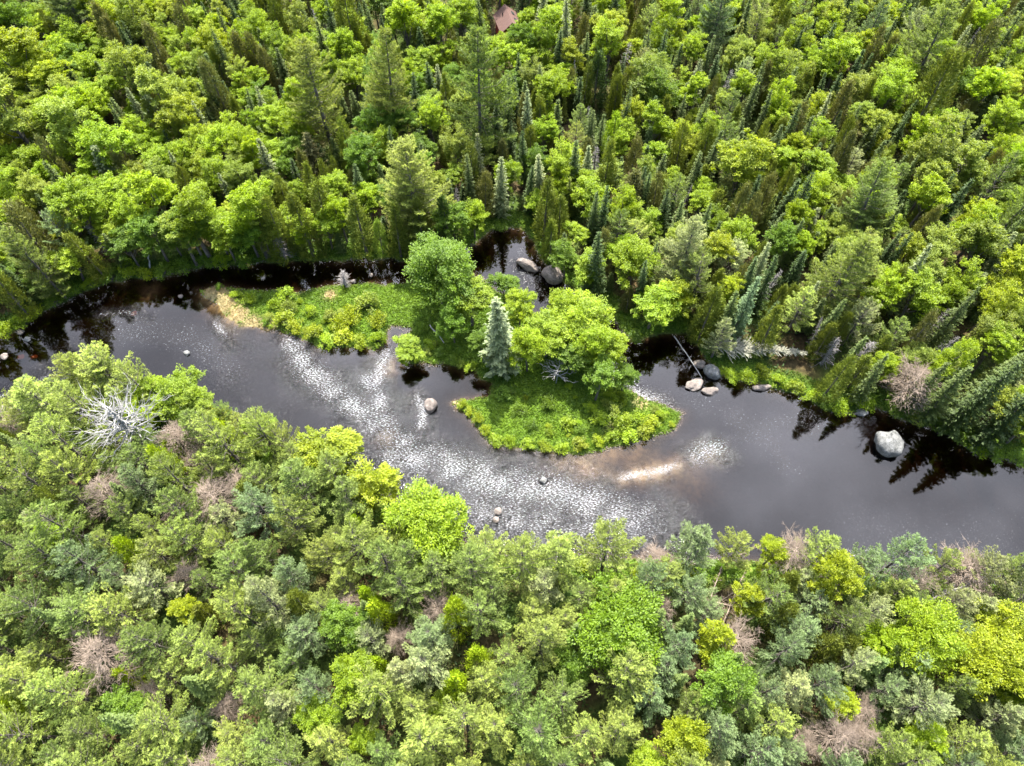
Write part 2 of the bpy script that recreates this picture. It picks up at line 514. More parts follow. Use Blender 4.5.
class Leaves:
    def __init__(self):
        self.v, self.a = [], []
    def add(self, c, d, n, L, W, var):
        self.v.append(leaf_quads(c, d, n, L, W)); self.a.append(np.clip(var, 0, 1))
    def mesh(self, name, mat):
        v = np.concatenate(self.v); a = np.concatenate(self.a)
        return new_mesh(name, v, np.arange(len(v)), 4, mat, {'var': a})

class Tubes:
    def __init__(self):
        self.v, self.f, self.n = [], [], 0
    def add(self, pts, rads, sides=5):
        pts = np.asarray(pts, float); rads = np.asarray(rads, float)
        m = len(pts)
        t = unit(np.gradient(pts, axis=0))
        ref = np.where(np.abs(t[:, 2:3]) > 0.9, np.array([[1.0, 0, 0]]), np.array([[0, 0, 1.0]]))
        u = unit(np.cross(t, ref)); w_ = np.cross(t, u)
        ang = np.arange(sides) * 2 * math.pi / sides
        ring = pts[:, None] + rads[:, None, None] * (u[:, None] * np.cos(ang)[None, :, None] + w_[:, None] * np.sin(ang)[None, :, None])
        self.v.append(ring.reshape(-1, 3))
        i, j = np.meshgrid(np.arange(m - 1), np.arange(sides), indexing='ij')
        a = i * sides + j; b = i * sides + (j + 1) % sides
        self.f.append((np.stack([a, b, b + sides, a + sides], -1).reshape(-1, 4) + self.n))
        self.n += m * sides
    def mesh(self, name, mat):
        return new_mesh(name, np.concatenate(self.v), np.concatenate(self.f).ravel(), 4, mat, smooth=True)

def curve(a, b, sag, n=5, r=None, wob=0.0):
    t = np.linspace(0, 1, n)[:, None]
    p = np.asarray(a) + (np.asarray(b) - np.asarray(a)) * t
    p[:, 2] += sag * 4 * (t * (1 - t))[:, 0]
    if wob and r is not None:
        p[1:-1] += r.normal(0, wob, (n - 2, 3))
    return p

def broadleaf(seed, R=3.6, H=12.0, base=0.22, nl=7, clumps=130, per=88, leaf=0.27, flat=0.45, spray=0.5):
    r = np.random.default_rng(seed)
    Lv, T = Leaves(), Tubes()
    trunk_top = H * 0.62
    bend = r.normal(0, .3, 2)
    T.add([(0, 0, -0.4), (bend[0] * .3, bend[1] * .3, H * .25), (bend[0], bend[1], trunk_top)], [0.022 * H, 0.017 * H, 0.007 * H], 7)
    # sub-crowns
    lobes = []
    ph = r.uniform(0, 6.28)
    for i in range(nl):
        a = ph + i * 2.4 + r.normal(0, .25)
        rr = R * (0.18 if i == 0 else r.uniform(0.40, 0.62))
        zz = H * (0.82 if i == 0 else r.uniform(0.45, 0.76))
        c = np.array((rr * math.cos(a), rr * math.sin(a), zz))
        lr = R * r.uniform(0.40, 0.58)
        lobes.append((c, lr))
        st_ = (bend[0] * .6, bend[1] * .6, H * r.uniform(.25, .5))
        T.add(curve(st_, c, -.2, 5, r, .1), np.linspace(0.009 * H, 0.003 * H, 5), 5)
    for i in range(clumps):
        c0, lr = lobes[r.integers(nl)]
        d = unit(r.normal(0, 1, 3))
        if d[2] < -0.35: d[2] *= -1
        p0 = c0 + d * lr * np.array((1, 1, 1.15)) * r.uniform(0.72, 1.12)
        if p0[2] < H * base: p0[2] = H * base + r.uniform(0, 1)
        out = np.array((p0[0], p0[1], 0.0)); out = unit(out) if np.hypot(out[0], out[1]) > .1 else d
        ax = unit(out * 0.8 + np.array((0, 0, spray)) + r.normal(0, .25, 3))
        n = per
        cl = r.uniform(0.45, 1.0) * R * 0.21
        t = r.uniform(-1, 1, n)
        q = r.normal(0, 1, (n, 3)); q = unit(q) * (r.uniform(0, 1, (n, 1)) ** .4)
        q[:, 2] *= flat
        pos = p0 + q * cl * (1.15 - .35 * t[:, None]) + ax * (t[:, None] * cl * 1.05)
        dirs = unit(q * np.array((1, 1, .4)) + ax * .7 + r.normal(0, .3, (n, 3)) + np.array((0, 0, -.12)))
        nor = unit(np.array((0, 0, 1.0)) + out * .35 + r.normal(0, .42, (n, 3)))
        cv = r.uniform(0.15, 0.75)
        Lv.add(pos, dirs, nor, leaf * r.uniform(.7, 1.3, n), leaf * .62 * r.uniform(.7, 1.2, n), cv + r.normal(0, .16, n) + .16 * t)
    return Lv.mesh('broadleaf_crown', M_LEAF), T.mesh('broadleaf_trunk', M_BARK), R, H

def pine(seed, R=3.6, H=14.0, base=0.2, step=1.05, rise=0.22, tuft=0.40, open_=0.06, point=1.0, lean=0.0, nbr=(4, 7), plume=.27, dens=.26, t0=.3):
    r = np.random.default_rng(seed)
    Lv, T = Leaves(), Tubes()
    T.add([(0, 0, -.4), (lean * .3, 0, H * .5), (lean, 0, H * .98)], [0.018 * H, 0.012 * H, 0.03], 7)
    z = H * base; ph = r.uniform(0, 6)
    side_bias = r.uniform(0, 6.28)
    while z < H * 0.985:
        f = (z / H - base) / (1 - base)
        prof = max(.02, 1 - max(f, 0) ** (1.35 * point)) ** .85 * (0.6 + 0.4 * min(1, f / .25))
        nb = int(r.integers(*nbr))
        ph += r.uniform(.4, 1.1)
        for b in range(nb):
            if r.random() < open_: continue
            a = ph + b * 2 * math.pi / nb + r.normal(0, .2)
            L = R * prof * r.uniform(.5, 1.25) * (1 + .14 * math.cos(a - side_bias)) + .3
            up = rise + .6 * max(f, 0.0) ** 1.5 + r.normal(0, .1)
            o = np.array((lean * f, 0, z + r.normal(0, .2)))
            d0 = np.array((math.cos(a), math.sin(a), 0.0)); sd_ = np.array((-d0[1], d0[0], 0))
            tip = o + d0 * L + np.array((0, 0, L * up)) + sd_ * r.normal(0, .1 * L)
            m = max(4, int(L / dens))
            t = np.linspace(t0, 1, m)
            bp = o + (tip - o) * t[:, None]
            bp[:, 2] += -.12 * L * np.sin(t * math.pi) + .08 * L * t ** 3
            T.add([o, bp[m // 2], bp[-1]], [.012 + .011 * L, .01 + .006 * L, .01], 3)
            P, D, V = [], [], []
            bv = r.normal(0, .1)
            for j in range(m):
                tl = plume * L * max(0.0, 1 - t[j]) ** .7 * (.25 + t[j]) + .16
                for sgn in (-1, 0, 1):
                    kx = max(1, int(tl / dens)) if sgn else 1
                    for q in range(kx):
                        u = (q + 1) / kx
                        dd = unit(d0 * .9 + sd_ * sgn * .75 + np.array((0, 0, .34 + r.normal(0, .16))))
                        P.append(bp[j] + dd * tl * u * (1 if sgn else .25) + r.normal(0, .05, 3)); D.append(dd)
                        V.append(.18 + bv + .40 * (t[j] > .7) + .25 * (u > .8) + r.normal(0, .14))
            P, D, V = np.array(P), np.array(D), np.array(V)
            n = len(P)
            for s in range(5):
                dd = unit(D + r.normal(0, .45, (n, 3)) + np.array((0, 0, .18)))
                nn = unit(np.array((0, 0, 1.0)) + r.normal(0, .65, (n, 3)))
                Lv.add(P + dd * tuft * .3, dd, nn, tuft * r.uniform(.8, 1.35, n), tuft * .20 * r.uniform(.7, 1.3, n), V)
        z += step * r.uniform(.7, 1.25) * (1 - .35 * f)
    return Lv.mesh('pine_crown', M_NEEDLE), T.mesh('pine_trunk', M_BARK), R, H

def spruce(seed, R=1.5, H=12.0, base=0.06, step=0.34, droop=0.22, tuft=0.3, gap=0.0):
    r = np.random.default_rng(seed)
    Lv, T = Leaves(), Tubes()
    T.add([(0, 0, -.4), (0, 0, H * .5), (0, 0, H)], [0.014 * H, 0.009 * H, 0.015], 6)
    z = H * base
    while z < H * .985:
        f = (z / H - base) / (1 - base)
        prof = (1 - f) ** .85 * (.75 + .25 * min(1, f / .12)) + .03
        nb = int(r.integers(5, 8)) if f < .85 else 4
        ph = r.uniform(0, 6.28)
        for b in range(nb):
            if r.random() < gap: continue
            a = ph + b * 6.283 / nb + r.normal(0, .2)
            L = R * prof * r.uniform(.65, 1.2) + .08
            d0 = np.array((math.cos(a), math.sin(a), 0.0)); sd_ = np.array((-d0[1], d0[0], 0))
            o = np.array((0, 0, z))
            m = max(2, int(L / .17))
            t = np.linspace(.2, 1, m)
            bp = o + d0 * (L * t)[:, None]
            bp[:, 2] += -droop * L * t + .16 * L * t ** 3
            P = np.repeat(bp, 3, 0); sg = np.tile((-1, 0, 1), m)
            wd_ = (.30 * L * (1.05 - np.repeat(t, 3)) + .06)
            P = P + sd_ * (sg * wd_ * .6)[:, None] + r.normal(0, .05, (3 * m, 3))
            D = unit(d0 + sd_ * (sg * .75)[:, None] + np.array((0, 0, -.12)) + r.normal(0, .2, (3 * m, 3)))
            N = unit(np.array((0, 0, 1.0)) + d0 * .3 + r.normal(0, .4, (3 * m, 3)))
            V = .25 + .22 * (np.repeat(t, 3) > .8) + r.normal(0, .15, 3 * m)
            Lv.add(P, D, N, tuft * r.uniform(.8, 1.4, 3 * m), tuft * .5 * r.uniform(.7, 1.3, 3 * m), V)
        z += step * r.uniform(.7, 1.25)
    return Lv.mesh('spruce_crown', M_NEEDLE), T.mesh('spruce_trunk', M_BARK), R, H

def cedar(seed, R=1.8, H=10.0, base=0.05, n=4600, leaf=0.3, power=0.62, lobes=5):
    r = np.random.default_rng(seed)
    Lv, T = Leaves(), Tubes()
    T.add([(0, 0, -.4), (0, 0, H * .5), (0, 0, H * .95)], [0.018 * H, 0.012 * H, 0.02], 6)
    ph = r.uniform(0, 6.28, 8)
    ncl = n // 26
    for i in range(ncl):
        f = r.uniform(0, 1) ** 1.25
        a = r.uniform(0, 6.283)
        prof = (1 - f) ** power * (.72 + .28 * min(1, f / .15))
        lob = 1 + .13 * math.sin(lobes * a + ph[0] + f * 5) + .09 * math.sin(3 * a + ph[1] - f * 9) + r.normal(0, .09)
        rr = R * prof * lob * r.uniform(.62, 1.06)
        c = np.array((rr * math.cos(a), rr * math.sin(a), H * (base + (1 - base) * f)))
        out = np.array((math.cos(a), math.sin(a), 0))
        k_ = 26
        P = c + r.normal(0, 1, (k_, 3)) * np.array((.17, .17, .3)) + out * r.uniform(-.1, .22, (k_, 1))
        D = unit(np.array((0, 0, 1.0)) + out * .75 + r.normal(0, .35, (k_, 3)))
        N = unit(out + np.array((0, 0, .55)) + r.normal(0, .5, (k_, 3)))
        Lv.add(P, D, N, leaf * r.uniform(.8, 1.4, k_), leaf * .38 * r.uniform(.7, 1.2, k_), r.uniform(.1, .6) + .3 * max(0, f - .55) + r.normal(0, .15, k_))
    return Lv.mesh('cedar_crown', M_SCALE), T.mesh('cedar_trunk', M_BARK), R, H

def shrub(seed, R=1.1, H=1.5, n=900, leaf=0.17):
    r = np.random.default_rng(seed)
    Lv, T = Leaves(), Tubes()
    nc = 22
    for i in range(nc):
        a = r.uniform(0, 6.283); q = r.uniform(0, 1) ** .6 * R * .8
        c = np.array((q * math.cos(a), q * math.sin(a), H * (1 - .55 * (q / R) ** 2) * r.uniform(.45, .95)))
        T.add([(c[0] * .15, c[1] * .15, -.15), (c[0] * .6, c[1] * .6, c[2] * .6), tuple(c)], [.03, .02, .008], 3)
        k_ = n // nc
        P = c + unit(r.normal(0, 1, (k_, 3))) * (r.uniform(0, 1, (k_, 1)) ** .4) * np.array((.36, .36, .28)) * R
        P[:, 2] = np.maximum(P[:, 2], .05)
        D = unit(r.normal(0, 1, (k_, 3)) + np.array((0, 0, .4)))
        N = unit(np.array((0, 0, 1.0)) + r.normal(0, .5, (k_, 3)))
        Lv.add(P, D, N, leaf * r.uniform(.8, 1.4, k_), leaf * .6 * r.uniform(.7, 1.2, k_), r.uniform(.2, .75) + r.normal(0, .15, k_))
    return Lv.mesh('shrub_leaves', M_LEAF), T.mesh('shrub_stems', M_BARK), R, H

def bare(seed, R=3.0, H=11.0, mat=None, thick=1.0, twigs=16, base=.35, nb=34, sub=7, fuzz=0):
    """leafless tree: trunk with limbs, and a crown of bare twigs"""
    r = np.random.default_rng(seed)
    T, C = Tubes(), Tubes()
    T.add([(0, 0, -.4), (.1, .1, H * .5), (0.2, 0, H * .9)], [0.02 * H, 0.014 * H, 0.03], 7)
    for i in range(nb):
        f = base + (.97 - base) * (i + .5) / nb
        a = i * 2.4 + r.normal(0, .4)
        L = R * max(.01, 1 - ((f - base) / (1 - base)) ** 2) ** .6 * r.uniform(.65, 1.15) + .4
        o = np.array((.1, .05, H * f))
        tip = o + np.array((math.cos(a) * L, math.sin(a) * L, L * r.uniform(.15, .65)))
        bp = curve(o, tip, -.08 * L, 6, r, .06 * L)
        C.add(bp, np.linspace(.028 + .016 * L, .012, 6) * thick, 4)
        for s in range(sub):
            t = r.uniform(.3, 1.0); q = bp[min(5, int(t * 5.99))]
            dd = unit(unit(tip - o) + r.normal(0, .65, 3) + np.array((0, 0, .25)))
            l2 = L * r.uniform(.2, .45) + .15
            q2 = q + dd * l2
            C.add(curve(q, q2, -.05 * l2, 4, r, .05 * l2), np.linspace(.022, .008, 4) * thick, 3)
            for u in range(twigs // 4):
                d3 = unit(dd + r.normal(0, .7, 3)); q3 = q + (q2 - q) * r.uniform(.3, 1)
                C.add([q3, q3 + d3 * r.uniform(.25, .6)], np.array([.014, .008]) * thick, 3)
    if fuzz:
        for i in range(fuzz):
            f = r.uniform(base, 1.0); a = r.uniform(0, 6.283)
            q = R * max(0, 1 - ((f - base) / (1 - base)) ** 2) ** .5 * r.uniform(.35, 1.0) * (1 + .22 * math.sin(3 * a + seed) + .18 * math.sin(5 * a - 9 * f))
            o = np.array((q * math.cos(a), q * math.sin(a), H * f + r.normal(0, .3)))
            d = unit(np.array((math.cos(a), math.sin(a), .5)) + r.normal(0, .55, 3))
            C.add([o, o + d * r.uniform(.3, .7)], [.02, .010], 3)
    return C.mesh('bare_branches', mat), T.mesh('bare_trunk', mat), R, H

def snag(seed, R=.9, H=10.0, mat=None):
    r = np.random.default_rng(seed)
    T, C = Tubes(), Tubes()
    T.add([(0, 0, -.4), (.05, 0, H * .5), (0, .05, H)], [0.016 * H, 0.010 * H, 0.02], 6)
    n = int(H * 11)
    for i in range(n):
        f = .12 + .86 * i / n
        a = r.uniform(0, 6.28); L = (R * (1.05 - f) + .12) * r.uniform(.5, 1.25)
        o = np.array((.03, .03, H * f))
        tip = o + np.array((math.cos(a) * L, math.sin(a) * L, -L * r.uniform(-.1, .35)))
        C.add(curve(o, tip, .06 * L, 4, r, .03), np.linspace(.03, .008, 4), 3)
        for s in range(3):
            q = o + (tip - o) * r.uniform(.4, 1)
            C.add([q, q + unit(r.normal(0, 1, 3) + unit(tip - o)) * r.uniform(.15, .35)], [.014, .006], 3)
    return C.mesh('snag_branches', mat), T.mesh('snag_trunk', mat), R, H

PROTO = {
    'leafy': [broadleaf(11), broadleaf(12, nl=8, clumps=150), broadleaf(13, R=3.4, H=12.5, nl=6), broadleaf(14, R=3.8, H=11, nl=9, clumps=140), broadleaf(15, R=3.2, H=12, nl=5, clumps=110), broadleaf(16, R=3.5, H=12, nl=8, spray=.8), broadleaf(17, R=3.3, H=13, nl=6, flat=.35), broadleaf(18, R=3.6, H=11, nl=10, spray=.2)],
    'feathery': [broadleaf(21, R=3.0, H=12.5, clumps=160, per=70, leaf=.24, flat=.3, spray=.9), broadleaf(22, R=2.8, H=13, clumps=150, per=70, leaf=.24, flat=.3, spray=1.0, nl=6),
                 broadleaf(23, R=3.1, H=12, clumps=160, per=70, leaf=.24, flat=.35, spray=.8, nl=8), broadleaf(24, R=2.7, H=12, clumps=140, per=70, leaf=.24, flat=.3, spray=.8, nl=5), broadleaf(25, R=2.8, H=12, clumps=150, per=70, leaf=.24, flat=.25, spray=1.2, nl=7), broadleaf(26, R=3.0, H=13, clumps=150, per=70, leaf=.24, flat=.4, spray=.6, nl=9)],
    'grand': [broadleaf(31, R=4.6, H=12, nl=11, clumps=300, per=80, leaf=.28, flat=.35, spray=.75), broadleaf(32, R=4.6, H=12, nl=12, clumps=300, per=80, leaf=.28, flat=.5)],
    'pine': [pine(41), pine(42, rise=.32, step=1.1), pine(43, R=3.3, H=14, step=.95, point=.8), pine(44, R=3.9, H=13, rise=.12, open_=.12), pine(45, R=3.4, H=13, point=1.2, rise=.38, nbr=(4, 6)),
             pine(46, R=3.8, H=13, step=1.2, plume=.32, rise=.26), pine(47, R=3.2, H=14, point=.7, step=.9, plume=.24, open_=.1), pine(48, R=3.6, H=13, lean=.8, step=1.05, rise=.3)],
    'tallpine': [pine(51, R=6.6, H=27, base=.1, step=1.2, open_=.08, rise=.10, tuft=.55, plume=.34, dens=.32, nbr=(5, 8), t0=.12), pine(52, R=6.6, H=27, base=.1, step=1.2, open_=.12, rise=.16, tuft=.55, point=1.3, plume=.34, dens=.32, nbr=(5, 8), t0=.12),
                 pine(53, R=6.6, H=22, base=.12, step=1.25, open_=.08, rise=.04, tuft=.55, plume=.32, dens=.32, nbr=(5, 8), t0=.12)],
    'spruce': [spruce(65, R=1.8, H=12, gap=.1), spruce(67, R=1.6, droop=.12), spruce(61), spruce(62, droop=.3), spruce(63, R=1.7, gap=.15), spruce(64, R=1.4, H=13)],
    'layered': [spruce(66, R=3.2, H=13, step=.62, tuft=.42, droop=.12)],
    'thin': [spruce(71, R=.8, H=8, step=.27, tuft=.22), spruce(72, R=.75, H=8.5, step=.27, tuft=.22), spruce(73, R=.9, H=8, step=.28, tuft=.23)],
    'cedar': [cedar(85, lobes=7, R=2.0), cedar(86, lobes=3, power=.55), cedar(81), cedar(82, lobes=4), cedar(83, R=1.9, H=9.5, lobes=6, power=.5), cedar(84, R=1.7, H=10.5, power=.75)],
    'shrub': [shrub(91), shrub(92, R=1.2, H=1.3), shrub(93, R=1.0, H=1.7)],
    'pinkbare': [bare(101, mat=M_TWIG, thick=1.1, twigs=24, fuzz=1500), bare(102, mat=M_TWIG, thick=1.1, nb=40, twigs=24, fuzz=1700), bare(103, mat=M_TWIG, thick=1.1, nb=30, twigs=24, fuzz=1200)],
    'snag': [snag(111, mat=M_GREYTWIG), snag(112, H=9, R=1.1, mat=M_GREYTWIG)],
}
KIND_NAME = {'leafy': 'maple_tree', 'feathery': 'birch_tree', 'grand': 'maple_tree', 'pine': 'white_pine', 'tallpine': 'white_pine', 'spruce': 'spruce_tree',
             'layered': 'spruce_tree', 'thin': 'fir_sapling', 'cedar': 'cedar_tree', 'shrub': 'bank_shrub', 'pinkbare': 'bare_tree', 'snag': 'dead_tree'}
WORDS = {'leafy': ('broadleaf tree', 'tree'), 'grand': ('spreading broadleaf tree', 'tree'), 'feathery': ('feathery broadleaf tree', 'tree'), 'pine': ('bushy pine', 'pine tree'),
         'tallpine': ('tall pine', 'pine tree'), 'spruce': ('spruce', 'spruce tree'), 'layered': ('layered spruce', 'spruce tree'), 'thin': ('thin young conifer', 'conifer'),
         'cedar': ('dense conical cedar', 'cedar tree'), 'shrub': ('leafy shrub', 'shrub'), 'pinkbare': ('leafless twiggy tree', 'bare tree'), 'snag': ('dead snag', 'dead tree')}
GROUPS = {'leafy': 'broadleaf trees in the forest', 'grand': 'broadleaf trees in the forest', 'feathery': 'feathery broadleaf trees in the forest', 'pine': 'pines in the forest', 'tallpine': 'pines in the forest',
          'spruce': 'spruces in the forest', 'layered': 'spruces in the forest', 'thin': 'young conifers in the forest', 'cedar': 'cedars in the forest', 'shrub': 'shrubs along the river banks',
          'pinkbare': 'leafless trees in the forest', 'snag': 'dead snags in the forest'}
TINT = {   # leaf reflectance, word
    'lime': ((0.190, 0.278, 0.005), 'lime green'), 'yellow': ((0.215, 0.275, 0.006), 'yellow green'), 'green': ((0.105, 0.185, 0.010), 'mid green'),
    'pale': ((0.188, 0.248, 0.034), 'pale green'), 'olive': ((0.124, 0.146, 0.018), 'olive'), 'brown': ((0.122, 0.120, 0.036), 'brownish olive'),
    'blue': ((0.118, 0.165, 0.076), 'blue green'), 'silver': ((0.185, 0.212, 0.100), 'silvery grey'), 'pine': ((0.118, 0.163, 0.041), 'soft green'),
    'lightpine': ((0.172, 0.215, 0.050), 'light yellowish'), 'dark': ((0.050, 0.082, 0.018), 'dark green'), 'greyspruce': ((0.185, 0.210, 0.115), 'grey green'), 'spruce': ((0.088, 0.120, 0.030), 'dull green'), 'deep': ((0.116, 0.212, 0.003), 'vivid green'), 'twig': ((1, 1, 1), 'pinkish brown'), 'grey': ((1, 1, 1), 'pale grey')}

TREES = []      # dicts: kind, tint, x, y, R, H, fixed label
def tree_at(kind, tint, px, py, w, H=None, label=None, cf=None, lm=None, rz=None, proto=None):
    """a tree whose crown is w pixels wide in the survey photo, crown centre at (px, py)"""
    asp = {'leafy': 3.5, 'grand': 2.5, 'feathery': 4.2, 'pine': 3.9, 'tallpine': 4.1, 'spruce': 8.0, 'layered': 4.2, 'thin': 10.0, 'cedar': 5.8, 'shrub': 1.3, 'pinkbare': 3.2, 'snag': 9.0}[kind]
    cfd = {'leafy': .66, 'grand': .66, 'feathery': .66, 'pine': .66, 'tallpine': .56, 'spruce': .55, 'layered': .55, 'thin': .6, 'cedar': .55, 'shrub': .6, 'pinkbare': .68, 'snag': .6}[kind] if cf is None else cf
    dep = 130.0
    for _ in range(4):
        R = w * dep / FPX / 2
        h = H if H else min(max(R * asp, 1.0 if kind == 'shrub' else 5.0), 28.0)
        q = unproject(px, py, h * cfd + .8)
        dep = (q - CAMP) @ FWD
    TREES.append(dict(kind=kind, tint=tint, x=q[0], y=q[1], R=R, H=h, label=label, px=px, py=py, lm=lm, rz=rz, proto=proto))

